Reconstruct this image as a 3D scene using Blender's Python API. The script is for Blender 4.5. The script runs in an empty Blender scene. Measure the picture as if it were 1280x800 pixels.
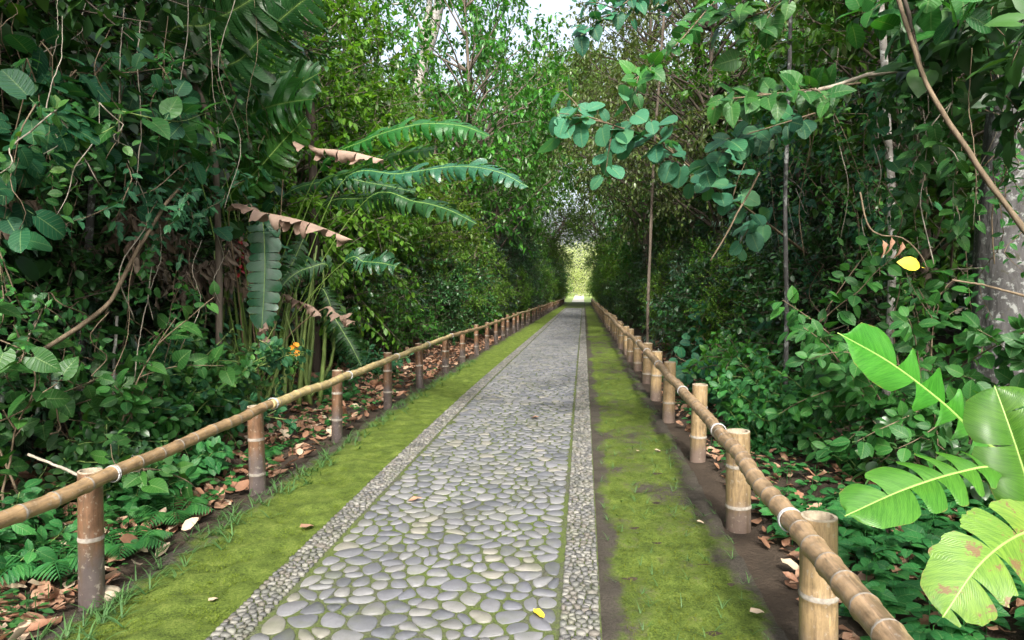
import bpy, math, random
import numpy as np
from mathutils import Vector, Matrix

rs = np.random.default_rng(7)
random.seed(7)
scene = bpy.context.scene
col = scene.collection
PI = math.pi

# ------------------------------------------------------------------ camera
F = 853.33
YAW, PITCH, CAM_H = math.radians(5.977), math.radians(3.554), 1.6
cam_d = bpy.data.cameras.new('camera'); cam = bpy.data.objects.new('camera', cam_d); col.objects.link(cam)
cam.location = (0, 0, CAM_H); cam.rotation_euler = (PI/2 - PITCH, 0, YAW)
cam_d.sensor_width = 36; cam_d.lens = 36*F/1280; cam_d.clip_start = 0.05; cam_d.clip_end = 2000
scene.camera = cam
RC = np.array(cam.rotation_euler.to_matrix())

def P(px, py, Y):
    """world point seen at a pixel of the 1280x800 photo, on the plane at distance Y along the path"""
    v = RC @ np.array([px-640, 400-py, -F])
    return np.array([0, 0, CAM_H]) + v*(Y/v[1])

def gz(y):
    """height of the ground along the path: level, then a steady gentle fall"""
    y = np.asarray(y, float)
    s = np.clip((y-5.0)/7.0, 0, None)
    return np.where(y < 5, 0.0, np.where(y < 12, -0.0105*(y-5)**2/7.0, -0.0105*7 - 0.0212*(y-12)))*1.0

# ------------------------------------------------------------------ helpers
def nrm(a):
    return a/np.maximum(np.linalg.norm(a, axis=-1, keepdims=True), 1e-9)

class Geo:
    def __init__(s): s.v=[]; s.f=[]; s.uv=[]; s.n=0
    def add(s, V, faces, uv=None, mi=0):
        """faces: list of (n,k) int arrays"""
        V = np.asarray(V, float).reshape(-1, 3)
        for fa in faces:
            fa = np.asarray(fa, np.int64)
            if fa.size: s.f.append((fa+s.n, mi))
        s.uv.append(np.zeros((len(V), 2)) if uv is None else np.asarray(uv, float))
        s.v.append(V); s.n += len(V)
    def build(s, name, mats, parent=None, smooth=True):
        V = np.concatenate(s.v) if s.v else np.zeros((0, 3))
        UV = np.concatenate(s.uv)
        loops = np.concatenate([f.ravel() for f, _ in s.f])
        tot = np.concatenate([np.full(len(f), f.shape[1]) for f, _ in s.f])
        mi = np.concatenate([np.full(len(f), m) for f, m in s.f])
        start = np.concatenate([[0], np.cumsum(tot)[:-1]])
        me = bpy.data.meshes.new(name)
        me.vertices.add(len(V)); me.vertices.foreach_set('co', V.ravel().astype(np.float32))
        me.loops.add(len(loops)); me.loops.foreach_set('vertex_index', loops.astype(np.int32))
        me.polygons.add(len(tot)); me.polygons.foreach_set('loop_start', start.astype(np.int32))
        me.polygons.foreach_set('loop_total', tot.astype(np.int32))
        me.polygons.foreach_set('material_index', mi.astype(np.int32))
        me.polygons.foreach_set('use_smooth', np.full(len(tot), bool(smooth)))
        ul = me.uv_layers.new(name='UVMap')
        ul.data.foreach_set('uv', UV[loops].ravel().astype(np.float32))
        me.update(calc_edges=True); me.validate()
        for m in (mats if isinstance(mats, (list, tuple)) else [mats]): me.materials.append(m)
        o = bpy.data.objects.new(name, me); col.objects.link(o)
        if parent is not None: o.parent = parent
        return o

def tag(o, label=None, cat=None, group=None, kind=None):
    if label: o['label'] = label
    if cat: o['category'] = cat
    if group: o['group'] = group
    if kind: o['kind'] = kind
    return o

def thing(name, label, cat, loc=(0, 0, 0), group=None):
    o = bpy.data.objects.new(name, None); col.objects.link(o)
    o.location = tuple(float(a) for a in loc); o.empty_display_size = 0.1
    return tag(o, label, cat, group)

def dup(root, loc, rotz=0, sc=1.0, label=None, group=None):
    r = root.copy(); col.objects.link(r); r.location = tuple(float(a) for a in loc)
    r.rotation_euler = (0, 0, rotz)
    r.scale = (sc, sc, sc) if np.isscalar(sc) else sc
    if label: r['label'] = label
    if group: r['group'] = group
    for ch in list(root.children):
        c = ch.copy(); col.objects.link(c); c.parent = r
        for g in list(ch.children):
            d = g.copy(); col.objects.link(d); d.parent = c
    return r

def smooth_path(pts, n):
    """Catmull-Rom through pts, n+1 samples"""
    p = np.asarray(pts, float)
    if len(p) == 2:
        t = np.linspace(0, 1, n+1)[:, None]; return p[0]*(1-t)+p[1]*t
    q = np.vstack([2*p[0]-p[1], p, 2*p[-1]-p[-2]])
    L = np.concatenate([[0], np.cumsum(np.linalg.norm(np.diff(p, axis=0), axis=1))])
    out = []
    for s in np.linspace(0, L[-1], n+1):
        i = min(max(np.searchsorted(L, s)-1, 0), len(p)-2)
        t = (s-L[i])/max(L[i+1]-L[i], 1e-9)
        a, b, c, d = q[i:i+4]
        out.append(.5*((2*b)+(c-a)*t+(2*a-5*b+4*c-d)*t*t+(3*b-a-3*c+d)*t**3))
    return np.array(out)

def tube(geo, pts, rad, sides=6, mi=0, cap=True, vscale=1.0):
    p = np.asarray(pts, float); n = len(p)
    rad = np.broadcast_to(np.asarray(rad, float), (n,))
    T = nrm(np.gradient(p, axis=0))
    ref = np.array([0, 0, 1.]) if abs(T[0][2]) < .9 else np.array([1., 0, 0])
    A = np.zeros((n, 3)); a = nrm(np.cross(T[0], ref))
    for i in range(n):
        a = nrm(a - T[i]*np.dot(a, T[i])); A[i] = a
    B = np.cross(T, A)
    th = np.linspace(0, 2*PI, sides, endpoint=False)
    ring = A[:, None]*np.cos(th)[None, :, None] + B[:, None]*np.sin(th)[None, :, None]
    V = (p[:, None] + ring*rad[:, None, None]).reshape(-1, 3)
    i = np.arange(n-1)[:, None]*sides; j = np.arange(sides)[None]; k = (j+1) % sides
    Fq = np.stack([i+j, i+k, i+sides+k, i+sides+j], -1).reshape(-1, 4)
    L = np.concatenate([[0], np.cumsum(np.linalg.norm(np.diff(p, axis=0), axis=1))])*vscale
    uv = np.stack([np.tile(th/(2*PI), n), np.repeat(L, sides)], 1)
    fs = [Fq]
    if cap: fs += [np.arange(sides)[None, ::-1], (np.arange(sides)+(n-1)*sides)[None]]
    geo.add(V, fs, uv, mi)

def orient(T, N):
    T = nrm(T); N = nrm(N - T*(T*N).sum(-1, keepdims=True)); S = np.cross(T, N)
    return np.stack([S, T, N], -1)      # columns

# ---- leaf templates -------------------------------------------------
class Tmpl: pass
def leaf_tmpl(rows, cols=(-1, 0, 1), fold=.25, droop=.15, lobe=0., petiole=0., wave=0.):
    """rows: (t, half width); a grid of rows x cols pinched where the half width is 0"""
    V=[]; UV=[]; F3=[]; F4=[]; idx=[]
    for r, (t, hw) in enumerate(rows):
        if hw <= 1e-6:
            V.append((0, t, -droop*t*t)); UV.append((0, t)); idx.append([len(V)-1]*len(cols))
        else:
            ids=[]
            for u in cols:
                y = t - lobe*abs(u)**1.6*(1-t)**3
                z = fold*hw*abs(u) - droop*t*t - .35*hw*abs(u)**2*fold + wave*math.sin(9*t+2*u)*abs(u)
                V.append((u*hw, y, z)); UV.append((u, t)); ids.append(len(V)-1)
            idx.append(ids)
    for a, b in zip(idx[:-1], idx[1:]):
        for c in range(len(cols)-1):
            q = [a[c], a[c+1], b[c+1], b[c]]
            u = list(dict.fromkeys(q))
            if len(u) == 4: F4.append(u)
            elif len(u) == 3: F3.append(u)
    if petiole:
        b = idx[0][len(cols)//2]; n = len(V); w = .012
        V += [(w, -petiole*.5, -.02), (0, -petiole, 0), (-w, -petiole*.5, -.02)]; UV += [(0, 0)]*3
        F4.append([b, n, n+1, n+2])
    m = Tmpl(); m.V=np.array(V, float); m.uv=np.array(UV, float)
    m.f=[np.array(x, np.int64) for x in (F3, F4) if x]
    return m

T_TINY = leaf_tmpl([(0,0),(.45,.22),(1,0)], (-1,1), fold=0, droop=.1)
T_SMALL = leaf_tmpl([(0,0),(.35,.24),(.7,.19),(1,0)], (-1,0,1), fold=.35, droop=.22)
T_LANCE = leaf_tmpl([(0,0),(.2,.1),(.5,.14),(.8,.08),(1,0)], (-1,0,1), fold=.5, droop=.3)
T_OVAL = leaf_tmpl([(0,0),(.08,.14),(.25,.27),(.5,.32),(.75,.24),(.92,.09),(1,0)], (-1,-.5,0,.5,1), fold=.3, droop=.22, petiole=.3)
T_HEART = leaf_tmpl([(0,.16),(.06,.34),(.2,.44),(.4,.43),(.62,.32),(.82,.16),(.93,.05),(1,0)], (-1,-.7,-.35,0,.35,.7,1), fold=.28, droop=.25, lobe=.26, petiole=.45, wave=.012)
T_ROUND = leaf_tmpl([(0,.1),(.08,.28),(.25,.4),(.5,.44),(.75,.36),(.92,.18),(1,0)], (-1,-.5,0,.5,1), fold=.22, droop=.18, lobe=.1, petiole=.35, wave=.01)
T_DRY = leaf_tmpl([(0,0),(.15,.16),(.4,.24),(.7,.2),(.9,.08),(1,0)], (-1,-.4,.2,1), fold=.9, droop=-.25, wave=.05)
T_DEAD = leaf_tmpl([(0,0),(.12,.10),(.3,.15),(.5,.10),(.72,.13),(.9,.05),(1,0)], (-1,-.4,.3,1), fold=1.6, droop=.35, wave=.07)
T_BLADE = leaf_tmpl([(0,.035),(.5,.03),(1,0)], (-1,1), fold=0, droop=.45)

def put_leaves(geo, tm, pos, T, N, size, wid=None, mi=0):
    n = len(pos)
    if n == 0: return
    R = orient(np.asarray(T), np.asarray(N))
    tv = np.repeat(tm.V[None], n, 0)
    if wid is not None: tv[..., 0] *= np.asarray(wid)[:, None]
    V = np.einsum('nij,nkj->nki', R, tv)*np.asarray(size)[:, None, None] + np.asarray(pos)[:, None]
    k = len(tm.V)
    fs = [(f[None] + (np.arange(n)*k)[:, None, None]).reshape(-1, f.shape[1]) for f in tm.f]
    geo.add(V.reshape(-1, 3), fs, np.tile(tm.uv, (n, 1)), mi)

def rvec(n): return nrm(rs.normal(size=(n, 3)))

# ------------------------------------------------------------------ materials
def lin(r, g, b): return (r, g, b, 1)
class NT:
    def __init__(s, name):
        s.m = bpy.data.materials.new(name); s.m.use_nodes = True
        s.t = s.m.node_tree; s.t.nodes.clear()
        s.out = s.n('ShaderNodeOutputMaterial')
    def n(s, typ, **kw):
        nd = s.t.nodes.new(typ)
        for k, v in kw.items():
            if k.startswith('i_'): nd.inputs[k[2:].replace('_', ' ')].default_value = v
            else: setattr(nd, k, v)
        return nd
    def l(s, a, b): s.t.links.new(a, b)
    def ramp(s, stops, fac, interp='LINEAR'):
        r = s.n('ShaderNodeValToRGB'); e = r.color_ramp; e.interpolation = interp
        while len(e.elements) < len(stops): e.elements.new(.5)
        for el, (p, c) in zip(e.elements, stops):
            el.position = p; el.color = c if len(c) == 4 else (*c, 1)
        s.l(fac, r.inputs[0]); return r.outputs[0]
    def noise(s, scale, detail=4, vec=None, rough=.6, dist=0.):
        nd = s.n('ShaderNodeTexNoise'); nd.inputs['Scale'].default_value = scale; nd.inputs['Detail'].default_value = detail
        nd.inputs['Roughness'].default_value = rough; nd.inputs['Distortion'].default_value = dist
        if vec is not None: s.l(vec, nd.inputs['Vector'])
        return nd.outputs['Fac']
    def mix(s, fac, a, b, typ='MIX'):
        nd = s.n('ShaderNodeMix', data_type='RGBA', blend_type=typ)
        for i, v in ((0, fac), (6, a), (7, b)):
            if isinstance(v, (int, float)): nd.inputs[i].default_value = v
            elif isinstance(v, tuple): nd.inputs[i].default_value = v if len(v) == 4 else (*v, 1)
            else: s.l(v, nd.inputs[i])
        return nd.outputs[2]
    def math(s, op, a, b=None, clamp=False):
        nd = s.n('ShaderNodeMath', operation=op, use_clamp=clamp)
        for i, v in enumerate((a, b)):
            if v is None: continue
            if isinstance(v, (int, float)): nd.inputs[i].default_value = v
            else: s.l(v, nd.inputs[i])
        return nd.outputs[0]
    def bump(s, h, strength=.3, dist=.02):
        b = s.n('ShaderNodeBump'); b.inputs['Strength'].default_value = strength; b.inputs['Distance'].default_value = dist
        s.l(h, b.inputs['Height']); return b.outputs[0]
    def principled(s, color, rough=.6, normal=None, spec=.5):
        p = s.n('ShaderNodeBsdfPrincipled')
        if isinstance(color, tuple): p.inputs['Base Color'].default_value = color if len(color) == 4 else (*color, 1)
        else: s.l(color, p.inputs['Base Color'])
        if isinstance(rough, (int, float)): p.inputs['Roughness'].default_value = rough
        else: s.l(rough, p.inputs['Roughness'])
        p.inputs['Specular IOR Level'].default_value = spec
        if normal is not None: s.l(normal, p.inputs['Normal'])
        return p
    def done(s, sh):
        s.l(sh.outputs[0] if hasattr(sh, 'outputs') else sh, s.out.inputs[0]); return s.m

def leaf_mat(name, cols, trans=.3, rough=.4, veins=0, spots=0., tcol=None, spec=.5, midrib=.45, streak=0):
    t = NT(name)
    g = t.n('ShaderNodeNewGeometry'); k = len(cols)
    c = t.ramp([(i/(k-1), x) for i, x in enumerate(cols)], g.outputs['Random Per Island'])
    oi = t.n('ShaderNodeObjectInfo')
    hs = t.n('ShaderNodeHueSaturation'); t.l(c, hs.inputs['Color'])
    v = t.math('ADD', t.math('MULTIPLY', oi.outputs['Random'], .45), .78); t.l(v, hs.inputs['Value'])
    h = t.math('ADD', t.math('MULTIPLY', oi.outputs['Random'], .03), .485); t.l(h, hs.inputs['Hue'])
    c = hs.outputs[0]; nb = None
    if veins:
        uv = t.n('ShaderNodeUVMap'); sx = t.n('ShaderNodeSeparateXYZ'); t.l(uv.outputs[0], sx.inputs[0])
        au = t.math('ABSOLUTE', sx.outputs[0])
        ph = t.math('MULTIPLY', t.math('SUBTRACT', sx.outputs[1], t.math('MULTIPLY', au, .22)), veins)
        fr = t.math('FRACT', ph)
        vein = t.math('SUBTRACT', 1.0, t.math('MULTIPLY', t.math('ABSOLUTE', t.math('SUBTRACT', fr, .5)), 9), True)
        mid = t.math('SUBTRACT', 1.0, t.math('MULTIPLY', au, 14), True)
        tex = t.n('ShaderNodeTexCoord')
        mott = t.noise(22, 3, tex.outputs['Object'])
        c = t.mix(t.math('MULTIPLY', mott, .5), c, t.mix(1, c, (.55, .62, .5), 'MULTIPLY'))
        c = t.mix(t.math('MULTIPLY', vein, .22), c, (.16, .26, .09))
        c = t.mix(t.math('MULTIPLY', mid, midrib), c, (.22, .32, .12))
        if streak:
            cv = t.n('ShaderNodeCombineXYZ'); t.l(t.math('MULTIPLY', au, 1.2), cv.inputs[0]); t.l(t.math('MULTIPLY', t.math('SUBTRACT', sx.outputs[1], t.math('MULTIPLY', au, .1)), streak), cv.inputs[1])
            sn = t.noise(1.0, 5, cv.outputs[0], .75)
            c = t.mix(t.ramp([(.4, (0, 0, 0)), (.62, (.8, .8, .8))], sn), c, t.mix(1, c, (.42, .55, .45), 'MULTIPLY'))
            big = t.noise(5, 4, tex.outputs['Object'], .6)
            c = t.mix(t.ramp([(.5, (0, 0, 0)), (.75, (.6, .6, .6))], big), c, t.mix(1, c, (1.35, 1.05, .7), 'MULTIPLY'))
            edge = t.ramp([(.98, (0, 0, 0)), (1.05, (.7, .7, .7))], t.math('ADD', au, t.math('MULTIPLY', t.math('SUBTRACT', mott, .55), .25)))
            c = t.mix(edge, c, (.22, .15, .05))
        nb = t.bump(t.math('SUBTRACT', t.math('MULTIPLY', fr, t.math('SUBTRACT', 1, fr)), vein), .35, .01)
        if spots:
            sp = t.ramp([(spots, (0, 0, 0)), (spots+.05, (1, 1, 1))], t.noise(14, 5, tex.outputs['Object'], .7))
            c = t.mix(sp, c, (.16, .10, .04))
    p = t.principled(c, rough, nb, spec)
    tr = t.n('ShaderNodeBsdfTranslucent')
    tc = t.mix(1, c, tcol or (1.5, 1.55, .6), 'MULTIPLY'); t.l(tc, tr.inputs[0])
    mx = t.n('ShaderNodeMixShader'); mx.inputs[0].default_value = trans
    t.l(p.outputs[0], mx.inputs[1]); t.l(tr.outputs[0], mx.inputs[2])
    return t.done(mx)

def bark_mat(name, a, b, pale=None, scale=8, stretch=.25, bump=.5):
    t = NT(name); tc = t.n('ShaderNodeTexCoord'); mp = t.n('ShaderNodeMapping')
    t.l(tc.outputs['Object'], mp.inputs[0]); mp.inputs['Scale'].default_value = (1, 1, stretch)
    n = t.noise(scale, 8, mp.outputs[0], .65, .3)
    c = t.ramp([(.3, a), (.7, b)], n)
    if pale:
        k = t.ramp([(.54, (0, 0, 0)), (.6, (1, 1, 1))], t.noise(scale*1.6, 7, tc.outputs['Object'], .7, .1))
        c = t.mix(k, c, pale)
        k2 = t.ramp([(.6, (0, 0, 0)), (.68, (1, 1, 1))], t.noise(scale*2.2, 4, tc.outputs['Object'], .6))
        c = t.mix(k2, c, (.05, .05, .035))
    return t.done(t.principled(c, .85, t.bump(n, bump, .03), .3))

def plain_mat(name, cols, scale=6, rough=.7, bump=.3, island=False, trans=0):
    t = NT(name); tc = t.n('ShaderNodeTexCoord')
    n = t.noise(scale, 6, tc.outputs['Object'])
    k = len(cols)
    fac = n
    if island:
        g = t.n('ShaderNodeNewGeometry')
        fac = t.math('ADD', t.math('MULTIPLY', g.outputs['Random Per Island'], .8), t.math('MULTIPLY', t.math('SUBTRACT', n, .4), .5), True)
    c = t.ramp([(.0+i/(k-1) if island else .3+.4*i/(k-1), x) for i, x in enumerate(cols)], fac)
    p = t.principled(c, rough, t.bump(n, bump, .01), .4)
    if not trans: return t.done(p)
    tr = t.n('ShaderNodeBsdfTranslucent'); t.l(c, tr.inputs[0])
    mx = t.n('ShaderNodeMixShader'); mx.inputs[0].default_value = trans
    t.l(p.outputs[0], mx.inputs[1]); t.l(tr.outputs[0], mx.inputs[2]); return t.done(mx)

# ground -------------------------------------------------------------
def mat_soil():
    t = NT('forest_soil'); tc = t.n('ShaderNodeTexCoord'); v = tc.outputs['Object']
    n = t.noise(3, 8, v); n2 = t.noise(40, 6, v)
    c = t.ramp([(.3, (.028, .021, .015)), (.55, (.055, .04, .028)), (.75, (.095, .07, .05))], n)
    c = t.mix(t.math('MULTIPLY', n2, .5), c, (.03, .024, .018))
    return t.done(t.principled(c, .95, t.bump(t.math('ADD', n2, n), .8, .03), .2))
def mat_moss(side):
    """yellow green moss with bare soil showing in patches, most of it along the soil side"""
    t = NT('moss_'+side); tc = t.n('ShaderNodeTexCoord'); v = tc.outputs['Object']
    sx = t.n('ShaderNodeSeparateXYZ'); t.l(v, sx.inputs[0]); x = sx.outputs[0]
    n1 = t.noise(1.1, 6, v, .65); n2 = t.noise(9, 6, v, .7); n3 = t.noise(90, 4, v, .7); n4 = t.noise(260, 3, v, .7)
    moss = t.ramp([(.34, (.025, .034, .01)), (.44, (.05, .076, .013)), (.54, (.095, .14, .022)), (.66, (.165, .205, .045))], t.math('ADD', t.math('MULTIPLY', n3, .55), t.math('MULTIPLY', n2, .5)))
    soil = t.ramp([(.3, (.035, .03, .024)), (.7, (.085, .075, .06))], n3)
    if side == 'left':   # local x 0 at the path edge .. -0.75 at the fence
        edge = t.math('MULTIPLY', t.math('SUBTRACT', t.math('MULTIPLY', x, -1), .53), 6.0)
        bare = t.math('ADD', edge, t.math('MULTIPLY', t.math('SUBTRACT', t.math('ADD', t.math('MULTIPLY', n1, .4), t.math('MULTIPLY', n2, .6)), .56), 6.5))
    else:
        e1 = t.math('MULTIPLY', t.math('SUBTRACT', .12, x), 10.0)  # bare soil along the path edge, doubling as the raised border's cast shadow
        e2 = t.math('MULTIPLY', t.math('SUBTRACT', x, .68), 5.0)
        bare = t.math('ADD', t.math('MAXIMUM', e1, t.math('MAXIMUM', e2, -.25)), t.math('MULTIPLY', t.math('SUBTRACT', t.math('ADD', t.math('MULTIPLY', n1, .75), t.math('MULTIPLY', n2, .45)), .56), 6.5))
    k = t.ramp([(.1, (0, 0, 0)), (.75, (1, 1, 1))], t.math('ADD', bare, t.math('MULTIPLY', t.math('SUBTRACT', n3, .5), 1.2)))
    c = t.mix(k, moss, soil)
    return t.done(t.principled(c, .95, t.bump(t.math('ADD', n3, t.math('MULTIPLY', n4, .6)), .9, .015), .15))
def mat_mortar():
    t = NT('mossy_mortar'); tc = t.n('ShaderNodeTexCoord'); v = tc.outputs['Object']
    n = t.noise(1.6, 5, v); n2 = t.noise(30, 6, v); n3 = t.noise(120, 3, v)
    c = t.ramp([(.35, (.04, .04, .03)), (.7, (.105, .105, .085))], n3)
    k = t.ramp([(.38, (0, 0, 0)), (.56, (1, 1, 1))], t.math('ADD', t.math('MULTIPLY', n, .55), t.math('MULTIPLY', n2, .45)))
    c = t.mix(t.math('MULTIPLY', k, .9), c, t.ramp([(.3, (.04, .062, .011)), (.7, (.10, .135, .026))], n3))
    return t.done(t.principled(c, .95, t.bump(n3, .8, .01), .2))
def mat_stone(name, cols):
    t = NT(name); g = t.n('ShaderNodeNewGeometry'); tc = t.n('ShaderNodeTexCoord')
    k = len(cols); c = t.ramp([(i/k, x) for i, x in enumerate(cols)], g.outputs['Random Per Island'], 'CONSTANT')
    n = t.noise(35, 6, tc.outputs['Object'], .7); n2 = t.noise(5, 4, tc.outputs['Object'])
    c = t.mix(t.math('MULTIPLY', n, .7), c, t.mix(1, c, (.5, .5, .46), 'MULTIPLY'))
    c = t.mix(t.ramp([(.5, (0, 0, 0)), (.72, (.6, .6, .6))], n2), c, (.115, .125, .085))
    n3 = t.noise(.9, 4, tc.outputs['Object'], .6)
    c = t.mix(t.ramp([(.45, (0, 0, 0)), (.68, (.55, .55, .55))], n3), c, t.mix(1, c, (.62, .64, .55), 'MULTIPLY'))
    sp = t.ramp([(.62, (0, 0, 0)), (.7, (.7, .7, .7))], t.noise(120, 4, tc.outputs['Object'], .7))
    c = t.mix(sp, c, t.mix(1, c, (.5, .5, .45), 'MULTIPLY'))
    return t.done(t.principled(c, .62, t.bump(n, .5, .006), .3))

M = {}
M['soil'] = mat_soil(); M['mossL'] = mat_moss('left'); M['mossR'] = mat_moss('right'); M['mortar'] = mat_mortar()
M['cobble'] = mat_stone('river_cobble', [(.133,.137,.153),(.172,.175,.190),(.116,.122,.139),(.193,.195,.202),(.143,.146,.164),(.181,.182,.200),(.158,.160,.172),(.105,.110,.124),(.210,.208,.207),(.165,.167,.186),(.131,.135,.156),(.186,.185,.190),(.227,.218,.193),(.147,.150,.168),(.198,.199,.207),(.172,.171,.173),(.134,.139,.160)])
M['pebble'] = mat_stone('border_pebble', [(.155,.152,.145),(.115,.115,.115),(.19,.185,.172),(.14,.14,.14),(.215,.208,.19),(.10,.10,.10),(.165,.155,.142),(.23,.225,.208),(.125,.122,.12),(.15,.137,.122)])
def mat_bamboo(name, top, low, zfade):
    t = NT(name); tc = t.n('ShaderNodeTexCoord'); v = tc.outputs['Object']
    sx = t.n('ShaderNodeSeparateXYZ'); t.l(v, sx.inputs[0])
    mp = t.n('ShaderNodeMapping'); t.l(v, mp.inputs[0]); mp.inputs['Scale'].default_value = (1, 1, .12) if zfade else (1, .12, 1)
    oi = t.n('ShaderNodeObjectInfo')
    n = t.noise(75, 7, mp.outputs[0], .7); n2 = t.noise(9, 6, v, .7, .6)
    c = t.ramp([(.36, tuple(a*.42 for a in top)), (.52, top), (.66, tuple(min(1, a*1.35) for a in top))], t.math('ADD', t.math('MULTIPLY', n, .5), t.math('MULTIPLY', n2, .5)))
    if zfade:
        k = t.math('MULTIPLY', t.math('ADD', t.math('SUBTRACT', zfade, sx.outputs[2]), t.math('MULTIPLY', t.math('SUBTRACT', n2, .5), .35)), 9, True)
        lo = t.ramp([(.3, tuple(a*.6 for a in low)), (.7, low)], n2)
        c = t.mix(k, c, lo)
    st = t.ramp([(.52, (0, 0, 0)), (.64, (.75, .75, .75))], t.noise(17, 8, mp.outputs[0], .75, .5))
    c = t.mix(st, c, (.085, .058, .035))
    st2 = t.ramp([(.6, (0, 0, 0)), (.66, (.5, .5, .5))], t.noise(45, 4, v, .6))
    c = t.mix(st2, c, (.30, .27, .22))
    hs = t.n('ShaderNodeHueSaturation'); t.l(c, hs.inputs['Color']); t.l(t.math('ADD', t.math('MULTIPLY', oi.outputs['Random'], .5), .75), hs.inputs['Value'])
    return t.done(t.principled(hs.outputs[0], .42, t.bump(n, .2, .004), .5))
M['postL'] = mat_bamboo('weathered_red_bamboo', (.14, .076, .042), (.115, .093, .088), .34)
M['postR'] = mat_bamboo('tan_bamboo', (.27, .19, .10), (.17, .125, .10), .2)
M['railL'] = mat_bamboo('brown_bamboo', (.27, .18, .092), (.3, .2, .1), 0)
M['railY'] = mat_bamboo('yellow_bamboo', (.30, .235, .11), (.3, .2, .1), 0)
M['railR'] = mat_bamboo('pinkish_bamboo', (.33, .225, .13), (.3, .2, .1), 0)
M['ring'] = plain_mat('pale_node', [(.16,.14,.11),(.33,.30,.26)], 40, .7)
M['cut'] = plain_mat('cut_bamboo', [(.20,.16,.11),(.36,.31,.23)], 30, .8)
M['wire'] = plain_mat('tie_wire', [(.26,.26,.26),(.40,.40,.40)], 30, .5)
M['litter'] = plain_mat('dry_leaf', [(.10,.05,.028),(.24,.125,.07),(.16,.08,.045),(.32,.19,.12),(.20,.09,.05),(.40,.27,.18),(.13,.07,.04)], 12, .75, .4, True, .1)
M['paleleaf'] = plain_mat('pale_dead_leaf', [(.36,.27,.19),(.5,.4,.28)], 12, .75, .4, True)
M['yellow'] = plain_mat('yellow_leaf', [(.62,.45,.03),(.78,.6,.05)], 12, .5, .3, False, .2)
M['bark'] = bark_mat('grey_brown_bark', (.05,.04,.03), (.16,.13,.10))
M['barkpale'] = bark_mat('pale_bark', (.16,.15,.13), (.36,.34,.31), (.5,.5,.47), 10)
M['barkdark'] = bark_mat('dark_bark', (.025,.02,.015), (.07,.055,.04))
M['lichen'] = bark_mat('lichened_bark', (.028,.027,.026), (.085,.083,.083), (.19,.20,.19), 9, .35, 1.0)
M['liana'] = bark_mat('liana_bark', (.07,.05,.03), (.19,.145,.095), None, 20)
M['lianapale'] = bark_mat('pale_liana', (.18,.155,.12), (.36,.32,.26), None, 20)
M['greenstem'] = plain_mat('green_stem', [(.10,.16,.04),(.20,.28,.08)], 8, .5)

# leaves: base colours of living foliage, some with light and shade painted in
M['lf_teal'] = leaf_mat('teal_leaf', [(.016,.09,.045),(.024,.125,.055),(.012,.07,.04),(.034,.155,.065)], .24, .5, 7, .7, spec=.25)
M['lf_tealpale'] = leaf_mat('pale_teal_leaf', [(.035,.14,.075),(.055,.19,.10),(.03,.12,.07),(.07,.20,.085)], .3, .5, 7, .68, spec=.25)
M['lf_pale'] = leaf_mat('sunlit_pale_leaf', [(.30,.40,.13),(.46,.53,.26),(.38,.46,.2),(.55,.58,.38)], .45, .6, spec=.2)  # far forest's sunlit glow put into a lightened leaf colour
M['lf_green'] = leaf_mat('green_leaf', [(.02,.10,.022),(.035,.15,.025),(.018,.085,.022),(.05,.19,.03)], .3, .42, 7, spec=.3)
M['lf_heart'] = leaf_mat('heart_leaf', [(.018,.095,.022),(.03,.13,.025),(.014,.08,.02),(.045,.17,.032)], .25, .44, 6, .66, spec=.3)
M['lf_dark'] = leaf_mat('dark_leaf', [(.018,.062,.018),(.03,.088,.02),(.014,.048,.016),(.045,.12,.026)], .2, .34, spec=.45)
M['lf_grey'] = leaf_mat('grey_green_leaf', [(.022,.06,.034),(.036,.085,.045),(.02,.05,.026),(.05,.105,.055)], .18, .32, spec=.55)
M['lf_brownish'] = leaf_mat('brownish_leaf', [(.045,.08,.018),(.075,.12,.026),(.05,.065,.02),(.10,.155,.032),(.075,.08,.034)], .3, .36, spec=.5)
M['lf_mid'] = leaf_mat('mid_leaf', [(.03,.11,.014),(.055,.165,.018),(.024,.09,.014),(.08,.21,.022)], .32, .36, spec=.45)
M['lf_bright'] = leaf_mat('bright_leaf', [(.06,.15,.016),(.10,.20,.022),(.05,.125,.016),(.145,.255,.032)], .42, .45, spec=.28)
M['lf_small'] = leaf_mat('small_shrub_leaf', [(.022,.11,.028),(.035,.155,.034),(.018,.09,.026),(.05,.19,.036),(.09,.25,.04)], .3, .4, 5, spec=.35)
M['lf_ground'] = leaf_mat('ground_leaf', [(.02,.12,.035),(.03,.155,.04),(.018,.10,.03),(.045,.20,.045)], .28, .42, 5, spec=.3)
M['grass'] = leaf_mat('grass_blade', [(.04,.10,.03),(.07,.15,.04),(.05,.11,.03)], .3, .5)
M['mossblade'] = leaf_mat('moss_tuft', [(.065,.095,.011),(.12,.16,.02),(.09,.125,.016)], .3, .8, spec=.1)
M['banana'] = leaf_mat('banana_lamina', [(.06,.22,.022),(.085,.26,.03)], .34, .28, 60, 0, (1.4,1.5,.5), midrib=.3, spec=.45, streak=55)
M['bananaold'] = leaf_mat('old_banana_lamina', [(.15,.28,.03),(.18,.30,.035)], .32, .4, 60, .57, (1.3,1.3,.5), midrib=.3, streak=50)
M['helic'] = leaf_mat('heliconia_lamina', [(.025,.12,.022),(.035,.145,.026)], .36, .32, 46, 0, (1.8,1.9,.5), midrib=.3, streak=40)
M['helicblue'] = leaf_mat('glossy_heliconia_lamina', [(.022,.10,.05),(.032,.12,.06)], .2, .26, 46, 0, spec=.6, midrib=.3, streak=40)
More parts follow.
